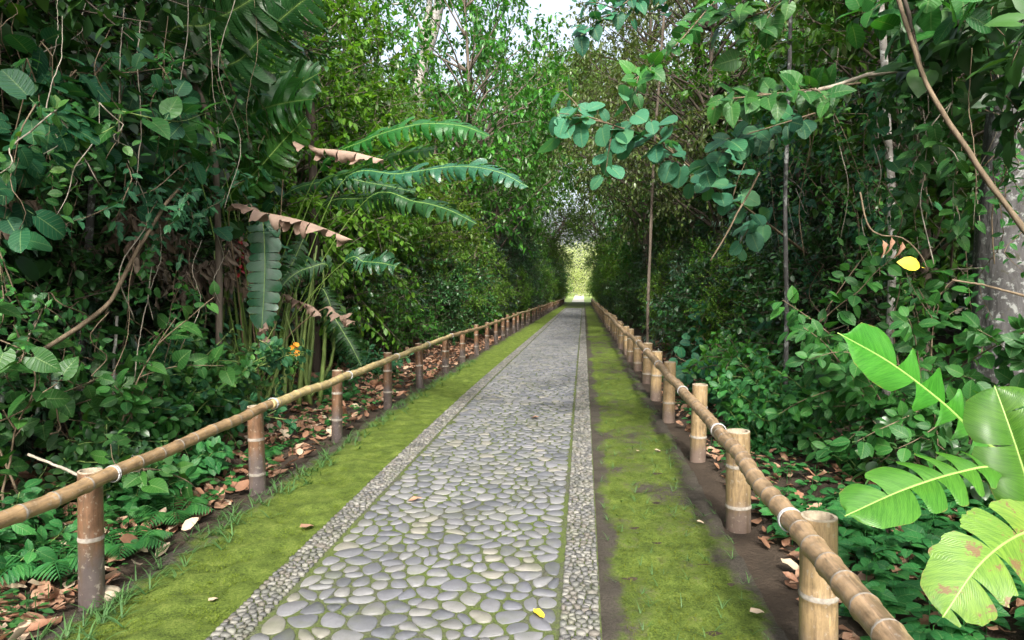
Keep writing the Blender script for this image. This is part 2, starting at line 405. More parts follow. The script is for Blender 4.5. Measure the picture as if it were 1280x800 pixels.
M['helicdark'] = leaf_mat('shaded_heliconia_lamina', [(.014,.06,.018),(.022,.08,.022)], .3, .34, 46, 0, spec=.35, midrib=.3)  # darker copy of the heliconia lamina, its shade put into the colour
M['frondry'] = plain_mat('dry_frond', [(.17,.105,.075),(.34,.245,.19),(.24,.16,.12)], 9, .8, .5, True, .15)
M['midrib'] = plain_mat('pale_midrib', [(.17,.30,.06),(.24,.37,.09)], 8, .45)
M['midribdry'] = plain_mat('dry_midrib', [(.25,.17,.10),(.36,.27,.18)], 8, .7)
M['flower'] = plain_mat('orange_bract', [(.62,.22,.02),(.75,.34,.03)], 20, .5, .3, True)
M['redflower'] = plain_mat('red_bract', [(.20,.01,.015),(.35,.02,.03)], 20, .5, .3, True)

# ------------------------------------------------------------------ ground, path
def sheet(name, x0, x1, ys, zoff, mat, nx=2, bump=None, loc=(0, 0, 0)):
    xs = np.linspace(x0, x1, nx); X, Y = np.meshgrid(xs, ys)
    Z = gz(Y)+zoff + (bump(X, Y) if bump else 0)
    Z = Z-gz(Y)+gz(np.minimum(Y, 100)); V = np.stack([X-loc[0], Y-loc[1], Z-loc[2]], -1).reshape(-1, 3)
    n, m = Y.shape; i = np.arange(n-1)[:, None]*m; j = np.arange(m-1)[None]
    Fq = np.stack([i+j, i+j+1, i+m+j+1, i+m+j], -1).reshape(-1, 4)
    g = Geo(); g.add(V, [Fq]); o = g.build(name, mat); o.location = loc; return o

def lump(X, Y):
    d = np.clip((np.abs(X+.75)-1.7)/1.5, 0, 1)
    return d*(.05*np.sin(X*2.1+Y*.9)+.05*np.sin(Y*2.7-X*1.3)+.03*np.sin(5*X+3.1*Y)) + np.clip(np.abs(X+.75)-2.2, 0, 6)*.06
ysf = np.concatenate([np.arange(-6, 30, .25), np.arange(30, 100, 1.0), np.arange(100, 420, 20)])
xs_all = np.concatenate([np.arange(-300, -12, 18.), np.arange(-12, 11, .25), np.arange(11, 300, 18.)])
X, Y = np.meshgrid(xs_all, ysf)
Z = gz(np.minimum(Y, 100)) - .06 + lump(X, Y)
V = np.stack([X, Y, Z], -1).reshape(-1, 3); n, m = Y.shape; i = np.arange(n-1)[:, None]*m; j = np.arange(m-1)[None]
g = Geo(); g.add(V, [np.stack([i+j, i+j+1, i+m+j+1, i+m+j], -1).reshape(-1, 4)])
tag(g.build('ground', M['soil']), kind='structure')

XL0, XL1, XR1, XR0 = -1.67, -1.485, -.107, .093
ys = np.concatenate([np.arange(-3, 30, .06), np.arange(30, 99, .5)])
mb = lambda X, Y: .008*np.sin(X*13+Y*7)+.008*np.sin(Y*17-X*9)+.006*np.sin(31*Y+11*X)+.006*np.sin(23*X-19*Y)
o = sheet('moss_verge', -2.42, XL0, ys, -.025, M['mossL'], 14, mb, (XL0, 0, 0)); tag(o, kind='structure')
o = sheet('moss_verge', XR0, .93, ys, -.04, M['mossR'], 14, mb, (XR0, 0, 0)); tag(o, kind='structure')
# the path's bed: a raised slab with real edges
g = Geo()
zz = gz(ys)
prof = [(XL0, -.09), (XL0, -.012), (XR0, -.012), (XR0, -.09)]
V = np.stack([np.stack([np.full(len(ys), x), ys, zz+z], -1) for x, z in prof], 1).reshape(-1, 3)
i = np.arange(len(ys)-1)[:, None]*4; j = np.arange(3)[None]
g.add(V, [np.stack([i+j, i+j+1, i+4+j+1, i+4+j], -1).reshape(-1, 4)])
path = g.build('path', M['mortar'], smooth=False); tag(path, kind='structure')
o = sheet('meadow', -30, 30, np.arange(99, 160, 2.), -.02, plain_mat('sunlit_grass', [(.14,.20,.05),(.26,.32,.10)], 2, .9)); tag(o, kind='structure')  # the clearing's sunlight is put into the pale grass colour
o = sheet('path_beyond', -1.7, .1, np.arange(98.9, 150, 2.), .01, plain_mat('sunlit_path_tone', [(.40,.37,.30),(.52,.48,.40)], 2, .9)); tag(o, kind='structure')  # path running on, lightened so its colour carries the sunlight

def clip_poly(poly, mx, my, nx, ny):
    out = []; k = len(poly)
    for a in range(k):
        x0, y0 = poly[a]; x1, y1 = poly[(a+1) % k]
        d0 = (x0-mx)*nx+(y0-my)*ny; d1 = (x1-mx)*nx+(y1-my)*ny
        if d0 <= 0: out.append((x0, y0))
        if d0*d1 < 0:
            t = d0/(d0-d1); out.append((x0+(x1-x0)*t, y0+(y1-y0)*t))
    return out

def stones(geo, x0, x1, y0, y1, sp, gap, h, npt, jit=.42, drop=.0, aniso=1.0):
    """packed rounded stones: shrunk Voronoi cells of jittered points, each a domed pebble of its own"""
    nx = max(2, int(round((x1-x0)/sp))); dx = (x1-x0)/nx; dy = sp*aniso
    pts = {}
    for r in range(int((y1-y0)/dy)+1):
        for c in range(nx):
            if random.random() < drop: continue
            x = x0+(c+.5+(.25 if r % 2 else -.25)+random.uniform(-jit, jit))*dx
            y = y0+(r+.5+random.uniform(-jit, jit))*dy
            pts[(r, c)] = (min(max(x, x0+.3*dx), x1-.3*dx), y)
    th = np.linspace(0, 2*PI, npt, endpoint=False)
    for (r, c), (x, y) in pts.items():
        poly = [(x0, y-2*dy), (x1, y-2*dy), (x1, y+2*dy), (x0, y+2*dy)]
        poly = [(max(min(a, x+2*dx), x-2*dx) if False else a, b) for a, b in poly]
        poly = [(max(x0, x-1.6*dx), y-1.6*dy), (min(x1, x+1.6*dx), y-1.6*dy), (min(x1, x+1.6*dx), y+1.6*dy), (max(x0, x-1.6*dx), y+1.6*dy)]
        for rr in range(r-2, r+3):
            for cc in range(c-2, c+3):
                q = pts.get((rr, cc))
                if q is None or (rr == r and cc == c): continue
                ex, ey = q[0]-x, q[1]-y; L = math.hypot(ex, ey)
                if L < 1e-5: continue
                poly = clip_poly(poly, x+ex*.5, y+ey*.5, ex/L, ey/L)
                if len(poly) < 3: break
            if len(poly) < 3: break
        if len(poly) < 3: continue
        for _ in range(2):     # round the corners
            pp = []
            for a in range(len(poly)):
                p, q = poly[a], poly[(a+1) % len(poly)]
                pp += [(p[0]*.72+q[0]*.28, p[1]*.72+q[1]*.28), (p[0]*.28+q[0]*.72, p[1]*.28+q[1]*.72)]
            poly = pp
        A = np.array(poly); cen = A.mean(0)
        B = A-cen; ang = np.arctan2(B[:, 1], B[:, 0]); R = np.hypot(B[:, 0], B[:, 1]); o_ = np.argsort(ang)
        rad = np.interp(th, np.concatenate([ang[o_]-2*PI, ang[o_], ang[o_]+2*PI]), np.tile(R[o_], 3))
        rad = np.maximum(rad*random.uniform(.90, 1.0)-gap*random.uniform(.6, 1.5), .006)
        rad = rad*(1+.045*np.sin(2*th+random.uniform(0, 6))+.03*np.sin(3*th+random.uniform(0, 6))+.02*np.sin(5*th+random.uniform(0, 6)))
        hh = h*random.uniform(.65, 1.25); z = float(gz(cen[1]))-.012
        tx, ty = random.uniform(-.06, .06), random.uniform(-.06, .06)
        Vs = []
        for s_, hz in ((1.0, -.005), (.985, hh*.55), (.925, hh*.9)):
            xx, yy = np.cos(th)*rad*s_, np.sin(th)*rad*s_
            Vs.append(np.stack([cen[0]+xx, cen[1]+yy, z+hz+(tx*xx+ty*yy)*(hz > 0)], -1))
        Vs.append(np.array([[cen[0], cen[1], z+hh]]))
        ii = np.arange(npt); jj = (ii+1) % npt
        f4 = np.concatenate([np.stack([ii+k*npt, jj+k*npt, jj+(k+1)*npt, ii+(k+1)*npt], -1) for k in range(2)])
        f3 = np.stack([ii+2*npt, jj+2*npt, np.full(npt, 3*npt)], -1)
        geo.add(np.concatenate(Vs), [f4, f3])

g = Geo()
stones(g, XL1+.012, XR1-.012, -.5, 9, .105, .0035, .0075, 16, .48, .17, .92)
stones(g, XL1+.012, XR1-.012, 9.05, 26, .11, .0035, .010, 9, .44, .12, .92)
stones(g, XL1+.012, XR1-.012, 26.1, 60, .15, .006, .02, 7, .4, .1, 1.3)
g.build('cobblestone_paving', M['cobble'], path)
g = Geo()
for a, b in ((XL0+.004, XL1-.006), (XR1+.006, XR0-.004)):
    stones(g, a, b, -.5, 7, .038, .0015, .014, 8, .45, .1, 1.0)
    stones(g, a, b, 7, 22, .046, .0015, .014, 6, .42, .08, 1.2)
    stones(g, a, b, 22, 60, .08, .002, .014, 5, .4, .0, 2.0)
g.build('pebble_border', M['pebble'], path)

# ------------------------------------------------------------------ bamboo fences
def post_mesh(r, h, mat, node_z):
    g = Geo(); S = 18; th = np.linspace(0, 2*PI, S, endpoint=False)
    prof = [(r*1.06, -.2)]
    zs = np.linspace(-.02, h, 14)
    for z in zs: prof.append((r*(1.05-.06*z/h), z))
    for nz in node_z:
        rr = r*(1.05-.06*nz/h)
        prof = [p for p in prof if abs(p[1]-nz) > .022]
        prof += [(rr*1.0, nz-.018), (rr*1.05, nz-.007), (rr*1.055, nz+.005), (rr*1.0, nz+.014)]
    prof.sort(key=lambda p: p[1])
    prof += [(r*.985, h+.004), (r*.80, h+.005), (r*.76, h-.035), (r*.3, h-.04), (0.001, h-.04)]
    pr = np.array(prof); n = len(pr)
    V = np.stack([pr[:, 0, None]*np.cos(th), pr[:, 0, None]*np.sin(th), np.repeat(pr[:, 1, None], S, 1)], -1).reshape(-1, 3)
    ii = np.arange(n-1)[:, None]*S; j = np.arange(S)[None]; k = (j+1) % S
    Q = np.stack([ii+j, ii+k, ii+S+k, ii+S+j], -1)
    mids = (pr[:-1, 1]+pr[1:, 1])/2; mi = np.zeros(n-1, int)
    for nz in node_z: mi[(mids > nz-.009) & (mids < nz+.011)] = 1
    mi[-5:] = 2
    g.add(V, [], None)
    for m_ in (0, 1): g.f.append((Q[mi == m_].reshape(-1, 4), m_))
    a = g.build('post', [mat, M['ring']])
    g2 = Geo(); 
    Vt = V[(n-6)*S:]; Q2 = np.stack([np.arange(5)[:, None]*S+j, np.arange(5)[:, None]*S+k, np.arange(5)[:, None]*S+S+k, np.arange(5)[:, None]*S+S+j], -1).reshape(-1, 4)
    g2.add(Vt, [Q2]); b = g2.build('cut_end', M['cut'], a, smooth=False)
    return a

def make_fence(name, label, side, post_x, rail_x, ys_, r_post, post_h, r_rail, rail_z, mat_post, rails, ring_sp):
    root = thing(name, label, 'bamboo fence', (post_x, 0, 0))
    protos = [post_mesh(r_post*a, post_h*b, mat_post, nz) for a, b, nz in ((1, 1, [.31*post_h*1.6]), (.94, 1.04, [.2, .47]), (1.05, .97, [.13, .40]))]
    zr = {}
    for k, y in enumerate(ys_):
        pr = protos[(k*2+k//3) % 3]
        if pr.parent is None: o = pr
        else:
            o = pr.copy(); col.objects.link(o)
            for ch in list(pr.children):
                c = ch.copy(); col.objects.link(c); c.parent = o
                if c.name.startswith('tie'): pass
        o.parent = root
        jx = random.uniform(-.03, .03)
        o.location = (jx, y, float(gz(y))-.03); o.rotation_euler = (random.uniform(-.03, .03), random.uniform(-.035, .035), random.uniform(0, 6.28))
        zr[k] = (rail_x-post_x+jx*.6, y, float(gz(y))+rail_z+random.uniform(-.022, .022))
    # rail: several poles laid end to end along the posts
    first = zr[0]; step = ys_[1]-ys_[0]
    pts = [(first[0], first[1]-step, first[2]+.01)]+[zr[k] for k in range(len(ys_))]
    pts = np.array(pts)
    for a, b, mt, r0, r1 in rails:
        if a >= len(pts)-1: break
        b = min(b, len(pts)-1)
        seg = pts[a:b+1].copy()
        fine = smooth_path(seg, max(8, int((seg[-1][1]-seg[0][1])/.011)) if seg[0][1] < 12 else (int((seg[-1][1]-seg[0][1])/.03) if seg[0][1] < 24 else 24))
        L = np.concatenate([[0], np.cumsum(np.linalg.norm(np.diff(fine, axis=0), axis=1))])
        rad = np.linspace(r0, r1, len(fine))
        near = seg[0][1] < 24
        mi = np.zeros(len(fine)-1, int)
        if near:
            s = random.uniform(.05, .2)
            while s < L[-1]-.04:
                k = int(np.argmin(abs(L-s)))
                for q_, a_ in ((-2, 1.02), (-1, 1.05), (0, 1.12), (1, 1.10), (2, 1.03)):
                    if 0 <= k+q_ < len(rad): rad[k+q_] *= a_
                mi[k] = 1
                s += ring_sp*random.uniform(.75, 1.25)
            fine[:, 0] += .006*np.sin(L*5+a); fine[:, 2] += .005*np.sin(L*7+1+a)
        g = Geo(); sd = 16 if near else 7
        tube(g, fine, rad, sd, 0, True)
        if near:
            q, _ = g.f[0]; mm = np.repeat(mi, sd)
            g.f[0] = (q[mm == 0], 0); g.f.insert(1, (q[mm == 1], 1))
            if not len(g.f[1][0]): g.f.pop(1)
        rl = g.build('rail', [mt, M['ring']], root)
        if near:
            for k in range(max(a, 1), b):
                c = pts[k]; 
                if c[1] > 12: continue
                gg = Geo()
                for dz in (-.006, .006):
                    n_ = 20; th = np.linspace(0, 2*PI, n_)
                    sx = (post_x-rail_x); 
                    cx = c[0]+sx*.0
                    rr = float(np.interp(c[1], fine[:, 1], rad))*1.05+.004
                    ring = np.stack([cx+np.cos(th)*rr, np.full(n_, c[1])+dz+.05, c[2]+np.sin(th)*rr], -1)
                    tube(gg, ring, .004, 5)
                gg.build('wire_tie', M['wire'], rl)
    return root

yl = [3.10, 4.92, 6.61, 8.37]+[8.37+1.76*k for k in range(1, 46)]
yr = [2.87, 4.55, 6.24, 7.97, 9.5]+[9.5+1.7*k for k in range(1, 45)]
R0 = M['railL']
make_fence('bamboo_fence', 'low bamboo fence with thin reddish brown posts, below the torn dry fronds', 'L', -2.455, -2.352, yl, .056, .67, .043, .615, M['postL'],
           [(0, 2, M['railL'], .036, .034), (2, 6, M['railY'], .037, .033), (6, 11, M['railL'], .035, .031), (11, 18, M['railY'], .034, .03)]+[(18+6*k, 24+6*k, M['railL'], .033, .03) for k in range(6)], .19)
make_fence('bamboo_fence', 'low bamboo fence with thick tan posts passing the banana plant', 'R', 1.01, .888, yr, .073, .645, .05, .585, M['postR'],
           [(0, 4, M['railR'], .045, .039), (4, 9, M['railR'], .041, .036), (9, 16, M['railR'], .04, .036)]+[(16+6*k, 22+6*k, M['railR'], .034, .03) for k in range(6)], .155)

# ------------------------------------------------------------------ vegetation tools
UP = np.array([0, 0, 1.])
LL, LR = np.array([.6, -.35, .75]), np.array([-.6, -.35, .75])      # the open, light side of either wood edge
def A_(*a): return np.array(a, float)
def W(px, py, x):
    """point on the plane X = x behind a pixel of the photo"""
    v = RC @ np.array([px-640, 400-py, -F]); return A_(0, 0, CAM_H) + v*(x/v[0])
def G(x, y): return A_(x, y, float(gz(y))-.05)

def twigs_from(C, R, m, out_from, up=.25, L=(.6, 1.15)):
    """m twigs out of each cluster centre C with radius R"""
    n = len(C); c = np.repeat(C, m, 0); r = np.repeat(R, m)
    o = nrm(c-out_from)
    d = nrm(rvec(n*m) + o*.55 + UP*up)
    return c + rvec(n*m)*(r*.25)[:, None], d, r*rs.uniform(*L, n*m)

def leaves_from_twigs(geo, B, D, L, k, size, tm, light, droop, mi=0, spread=.9):
    n = len(B); t = np.tile(np.linspace(.15, 1, k), n)+rs.uniform(-.06, .06, n*k)
    b = np.repeat(B, k, 0); d = np.repeat(D, k, 0); l = np.repeat(L, k)
    pos = b + d*(l*t)[:, None] - UP*(droop*.35*l*t*t)[:, None]
    T = nrm(d*.6 + rvec(n*k)*spread - UP*droop)
    N = nrm(UP*.7 + light*.5 + rvec(n*k)*.55)
    put_leaves(geo, tm, pos, T, N, rs.uniform(*size, n*k), rs.uniform(.8, 1.2, n*k), mi)

def twig_wood(geo, B, D, L, r=.006):
    n = len(B)
    if not n: return
    R = orient(D, rvec(n)); th = np.array([0, 2.1, 4.2])
    ring = R[:, :, 0][:, None]*np.cos(th)[None, :, None] + R[:, :, 2][:, None]*np.sin(th)[None, :, None]
    a = B[:, None]+ring*r; b = (B+D*L[:, None])[:, None]+ring*r*.4
    V = np.concatenate([a, b], 1)
    f = np.array([[0, 1, 4, 3], [1, 2, 5, 4], [2, 0, 3, 5]])
    geo.add(V.reshape(-1, 3), [(f[None]+(np.arange(n)*6)[:, None, None]).reshape(-1, 4)])

def tree(name, label, cat, h, base, cr, ncl, m, k, leaf, tm, mat, tr, bark, lean=(0, 0), droop=.3, clr=.55, loc=(0, 0, 0), group=None, multi=1, wood=True, light=UP):
    """trunk and limbs as one mesh, foliage as another; uneven crown built of leafy twigs in clusters"""
    root = thing(name, label, cat, loc, group)
    mid, half = (h+base)/2, (h-base)/2
    C = []; tries = 0
    while len(C) < ncl and tries < 4000:
        tries += 1
        v = rs.normal(size=3); v /= np.linalg.norm(v); q = rs.uniform(.45, 1.0)
        z = mid+v[2]*half*q
        ww = cr*(.55+.45*math.sin(PI*min(max((z-base)/(h-base), .02), .98))**.7)
        p = A_(v[0]*ww*q, v[1]*ww*q, z); p[:2] += np.array(lean)*(z/h)**1.5
        if all(np.linalg.norm(p-c) > clr*.72 for c in C): C.append(p)
    C = np.array(C)
    tg, lg = Geo(), Geo()
    for s in range(multi):
        o = rs.normal(size=2)*(.12 if multi > 1 else 0)
        top = A_(lean[0]+o[0]*3, lean[1]+o[1]*3, h*.86)
        tp = smooth_path([A_(o[0], o[1], -.25), A_(o[0]+lean[0]*.1+rs.normal()*.05*h*.3, o[1]+lean[1]*.1+rs.normal()*.03*h, h*.35), A_(lean[0]*.45, lean[1]*.45, h*.62)+rs.normal(size=3)*.04*h*A_(1, 1, 0), top], 12)
        tube(tg, tp, np.linspace(tr, tr*.22, 13)/math.sqrt(multi), 8)
        for ci, c in enumerate(C):
            if ci % multi != s: continue
            j = int(np.clip(np.searchsorted(tp[:, 2], c[2]-.25*np.linalg.norm((c-tp[6])[:2])-.1*h), 2, 11))
            p0 = tp[j]; mdl = (p0+c)/2 + UP*rs.uniform(-.05, .15)*np.linalg.norm(c-p0)+rs.normal(size=3)*.06
            tube(tg, smooth_path([p0, mdl, c], 5), np.linspace(tr*.28, .008, 6), 5)
    R = np.full(len(C), clr)*rs.uniform(.75, 1.3, len(C))
    B, D, L = twigs_from(C, R, m, A_(lean[0]*.5, lean[1]*.5, mid))
    if wood: twig_wood(tg, B, D, L)
    leaves_from_twigs(lg, B, D, L, k, leaf, tm, light, droop)
    tg.build('trunk', bark, root); lg.build('crown', mat, root)
    return root

def keep(pts, base):
    """shoots stay behind their fence"""
    if base[0] < 0: pts[:, 0] = np.minimum(pts[:, 0], -2.82+.1*np.sin(pts[:, 2]*9))
    else: pts[:, 0] = np.maximum(pts[:, 0], 1.38+.1*np.sin(pts[:, 2]*9))

def stems_from(base, n, h, spread, toward=(0, 0, 0), sub=2, curl=.3):
    out = []; base = np.asarray(base, float)
    for i in range(n):
        az = rs.uniform(0, 2*PI); d = A_(math.cos(az)*spread, math.sin(az)*spread, 1)+np.asarray(toward)
        L = h*rs.uniform(.65, 1.1); p = base+A_(rs.normal()*.06, rs.normal()*.06, -.05); pts = [p]
        d = nrm(d); 
        for s in range(6):
            d = nrm(d+rs.normal(size=3)*.16+A_(d[0], d[1], -.35)*curl*.3); p = p+d*L/6; pts.append(p)
        pts = np.array(pts); keep(pts, base); out.append((pts, 1.0))
        for s in range(sub):
            j = rs.integers(2, 6); q = pts[j]; e = nrm(nrm(pts[j]-pts[j-1])*.5+rvec(1)[0]*A_(1, 1, .5)+np.asarray(toward)*.4); pp = [q]
            for r in range(4):
                e = nrm(e+rs.normal(size=3)*.15-UP*.06); q = q+e*L*.1; pp.append(q)
            pp = np.array(pp); keep(pp, base); out.append((pp, .6))
    return out

def leaves_on(geo, pts, spacing, size, tm, light, droop=.4, start=.15, pet=None, along=.35, nvar=.35, mi=0, pair=1):
    L = np.linalg.norm(np.diff(pts, axis=0), axis=1).sum(); n = max(2, int(L/spacing))
    p = smooth_path(pts, n*2)[::2][int(start*n):]; 
    if len(p) < 2: return
    T = nrm(np.gradient(p, axis=0)); m = len(p)
    for q in range(pair):
        ph = np.arange(m)*2.4+rs.uniform(0, 6)+q*PI+rs.normal(size=m)*.3
        R = orient(T, np.tile(A_(.31, .2, .93), (m, 1)))
        side = R[:, :, 0]*np.cos(ph)[:, None]+R[:, :, 2]*np.sin(ph)[:, None]
        d = nrm(side*.9+T*along+light*.45-UP*droop+rs.normal(size=(m, 3))*.2)
        N = nrm(light*.9+UP*.25+rs.normal(size=(m, 3))*nvar)
        sz = rs.uniform(*size, m)
        pl = -tm.V[:, 1].min() if pet is None else pet
        put_leaves(geo, tm, p+d*(sz*pl)[:, None], d, N, sz, rs.uniform(.85, 1.15, m), mi)

def plant(name, label, cat, base, stems, lspec, lmat, smat, sr=.008, group=None, extra=None):
    base = np.asarray(base, float); root = thing(name, label, cat, base, group)
    sg, lg = Geo(), Geo()
    for pts, f in stems:
        pts = np.asarray(pts)-base
        pf = smooth_path(pts, max(4, len(pts)*2)); tube(sg, pf, np.linspace(sr*f, sr*f*.35, len(pf)), 5)
        leaves_on(lg, pts, **lspec)
    if extra: extra(lg, base)
    sg.build('stem', smat, root); lg.build('foliage', lmat, root)
    return root

def vine(name, label, cat, pts, r0, r1, mat, group=None, sides=6, n=24, jit=.01, lspec=None, lmat=None):
    pts = np.asarray(pts, float); base = pts[-1] if pts[-1][2] < pts[0][2] else pts[0]
    p = smooth_path(pts, n); p = p+np.cumsum(rs.normal(size=p.shape)*jit*.5, 0)*np.sin(np.linspace(0, PI, n+1))[:, None]
    g = Geo(); tube(g, p-base, np.linspace(r0, r1, n+1)*(1+.1*rs.normal(size=n+1)*.6), sides)
    if lspec is None:
        o = g.build(name, mat); o.location = tuple(base); return tag(o, label, cat, group)
    root = thing(name, label, cat, base, group); g.build('stem', mat, root)
    lg = Geo(); leaves_on(lg, p-base, **lspec); lg.build('foliage', lmat, root); return root

# a great torn leaf: lamina in strips either side of a midrib
def frond(root, mids, w, mat, rmat, lam0=.25, up=UP, droop=.25, tear=(3, 9), gap=.02, fwd=.35, n=48, rib=.012, prof=None, jit=.08, fold=.15, dry=False, label=None, ragged=0., name='leaf', vs=1.0, sidew=(1, 1), cuts=None):
    base = np.array(root.location)
    p = smooth_path(np.asarray(mids, float), n*2)-base
    T = nrm(np.gradient(p, axis=0))
    upv = np.asarray(up, float); N = nrm(upv-T*(T@upv)[:, None]); S = np.cross(T, N)
    i0 = int(lam0*2*n); q = p[i0:]; Tq, Nq, Sq = T[i0:], N[i0:], S[i0:]
    m = len(q)-1; LL_ = np.linalg.norm(np.diff(q, axis=0), axis=1).sum()
    t = np.linspace(0, 1, m+1)
    pr = np.interp(t, *zip(*(prof or [(0, .28), (.12, .7), (.35, 1), (.7, .95), (.88, .72), (.97, .35), (1, .05)])))
    us = np.array([0, .12, .35, .6, .82, 1.])
    g = Geo()
    for sgn in (-1, 1):
        k = 0
        while k < m:
            e = min(m, k+int(rs.integers(*tear)))
            if cuts is not None:
                nx = [c for c in cuts[0 if sgn < 0 else 1] if c*m > k+1]; e = int(nx[0]*m) if nx else m
            if m-e < 3: e = m
            rw = np.convolve(rs.normal(size=e-k+5), np.ones(3)/2, 'same')[2:-2]
            ids = np.arange(k, e+1); qn = (ids-ids.mean())/max(1, len(ids)-1)      # -.5..+.5 across the strip
            dr = droop*(1+rs.normal()*jit*2)+rs.normal()*jit; tw = rs.normal()*jit*1.5; ww = w*sidew[0 if sgn < 0 else 1]*(1-abs(rs.normal())*jit*.6)
            rows = []
            for a, ii in enumerate(ids):
                rnd = 1-.14*(abs(qn[a])*2)**4 if len(ids) > 2 else 1
                hw = pr[ii]*ww*rnd*(1-ragged*abs(rw[a]))
                th = fold*(1-us)*1.0 - dr*us          # lifts from the rib, then droops
                du = np.diff(us, prepend=0)
                h_ = np.cumsum(np.cos(dr*us*1.2-fold*(1-us))*du)*hw; z_ = np.cumsum(np.sin(fold*(1-us)*1.5-dr*us*1.2)*du)*hw
                pt = q[ii][None]+sgn*Sq[ii][None]*h_[:, None]+Nq[ii][None]*(z_+tw*qn[a]*us*hw)[:, None]+Tq[ii][None]*(fwd*hw*us**1.6-qn[a]*gap*us*2*min(1, len(ids)/6))[:, None]
                rows.append(pt)
            Vv = np.array(rows).reshape(-1, 3); c = len(us); r_ = len(ids)
            ii = np.arange(r_-1)[:, None]*c; j = np.arange(c-1)[None]
            fq = np.stack([ii+j, ii+j+1, ii+c+j+1, ii+c+j], -1).reshape(-1, 4)
            uv = np.stack([np.tile(us*sgn, r_), np.repeat(t[ids]*vs, c)], 1)
            g.add(Vv, [fq], uv); k = e
    lf = g.build(name, mat, root)
    if label: lf['label'] = label
    g2 = Geo(); rr = np.linspace(rib, rib*.2, len(p)); tube(g2, p-N*rr[:, None]*.4, rr, 6); g2.build('midrib', rmat, lf)
    return lf

# ------------------------------------------------------------------ woodland either side: one of each kind, then copies
protos = {}
def proto(key, *a, **kw):
    protos[key] = [tree(*a, **kw), False]
def plant_copy(key, x, y, sc, label, group, zsc=None, rz=None):
    r, used = protos[key]
    loc = (x, y, float(gz(min(y, 100)))-.05)
    rz = rs.uniform(0, 2*PI) if rz is None else rz; s = (sc, sc, sc*(zsc or 1))
    if not used:
        protos[key][1] = True; r.location = loc; r.rotation_euler = (0, 0, rz); r.scale = s; r['label'] = label; r['group'] = group; return r
    return dup(r, loc, rz, s, label, group)

proto('bright', 'light_green_tree', '', 'tree', 6.5, .5, 2.1, 58, 11, 17, (.09, .15), T_SMALL, M['lf_bright'], .07, M['bark'], clr=.75)
proto('mid', 'broadleaf_tree', '', 'tree', 8.0, 1.2, 2.4, 50, 10, 16, (.10, .17), T_SMALL, M['lf_mid'], .10, M['bark'], clr=.8)
proto('brown', 'fine_leaved_tree', '', 'tree', 9.0, 2.2, 3.0, 64, 12, 18, (.07, .12), T_SMALL, M['lf_brownish'], .13, M['barkdark'], clr=.8, droop=.45)
proto('arch', 'arching_tree', '', 'tree', 9.5, 4.2, 3.0, 48, 11, 16, (.08, .13), T_SMALL, M['lf_brownish'], .13, M['barkdark'], (-3.0, 0), clr=.85, droop=.45)
proto('archg', 'arching_tree', '', 'tree', 9.5, 4.2, 2.8, 44, 10, 15, (.10, .15), T_SMALL, M['lf_bright'], .13, M['bark'], (-3.0, 0), clr=.85, droop=.4)
proto('grey', 'grey_leaved_tree', '', 'tree', 5.5, .2, 2.0, 48, 11, 15, (.10, .17), T_LANCE, M['lf_grey'], .07, M['barkdark'], clr=.7)
proto('dark', 'dark_leaved_tree', '', 'tree', 7.0, .3, 2.1, 54, 13, 16, (.07, .13), T_SMALL, M['lf_dark'], .08, M['barkdark'], clr=.75)
proto('shrub', 'forest_shrub', '', 'shrub', 2.3, .1, 1.0, 30, 10, 13, (.05, .095), T_OVAL, M['lf_dark'], .025, M['barkdark'], clr=.42, multi=3)
proto('shrubg', 'green_shrub', '', 'shrub', 1.7, .05, .85, 22, 9, 11, (.06, .11), T_SMALL, M['lf_mid'], .02, M['bark'], clr=.38, multi=3)
proto('lance', 'lance_leaved_shrub', '', 'shrub', 2.0, .05, .9, 22, 9, 12, (.09, .16), T_LANCE, M['lf_grey'], .02, M['bark'], clr=.42, multi=3)
proto('cane', 'cane_thicket', '', 'cane', 5.0, .8, 1.1, 30, 8, 12, (.10, .2), T_LANCE, M['lf_bright'], .03, M['greenstem'], clr=.6, multi=5)

KIND = {'bright': 'light green bushy tree', 'mid': 'mid green broadleaf tree', 'brown': 'tall olive brown fine leaved tree', 'grey': 'grey green narrow leaved tree', 'arch': '', 'archg': '', 'dark': 'dark small leaved tree', 'shrub': 'dark oval leaved shrub', 'shrubg': 'low green small leaved shrub', 'lance': 'grey green lance leaved shrub', 'cane': 'thicket of thin green canes'}
def edge_copy(key, x, y, sc, side, zsc=None):
    near = 'near part of the path' if y < 22 else ('middle part of the path' if y < 55 else 'far end of the path')
    lab = f"{KIND[key]}, {side} side, along the {near}"
    plant_copy(key, x, y, sc, lab, f"{KIND[key]}s, {side} side, {near}", zsc)

# left side
for y in np.arange(11.5, 92, 1.35):
    k = rs.choice(['shrub', 'shrubg', 'lance', 'shrub']) if y > 26 else rs.choice(['shrubg', 'shrub', 'shrubg'])
    edge_copy(k, -3.6-rs.uniform(0, .7)-(.4 if y < 15 else 0), y+rs.uniform(-.5, .5), rs.uniform(.75, 1.15), 'left')
for y in np.arange(11, 89, 2.0):
    if y < 24: k = rs.choice(['bright', 'cane', 'bright', 'mid'])
    elif y < 48: k = rs.choice(['grey', 'dark', 'grey'])
    else: k = rs.choice(['bright', 'mid', 'bright', 'grey'])
    edge_copy(k, -5.0-rs.uniform(-.2, 1.0)+(.5 if 24 < y else 0), y+rs.uniform(-.6, .6), rs.uniform(.8, 1.1), 'left')
for y in np.arange(6, 86, 3.0):
    k = rs.choice(['mid', 'brown', 'dark', 'bright']) if y > 14 else rs.choice(['dark', 'brown', 'dark'])
    edge_copy(k, -7.8-rs.uniform(-.5, 1.2), y+rs.uniform(-.8, .8), rs.uniform(1.0, 1.5), 'left')
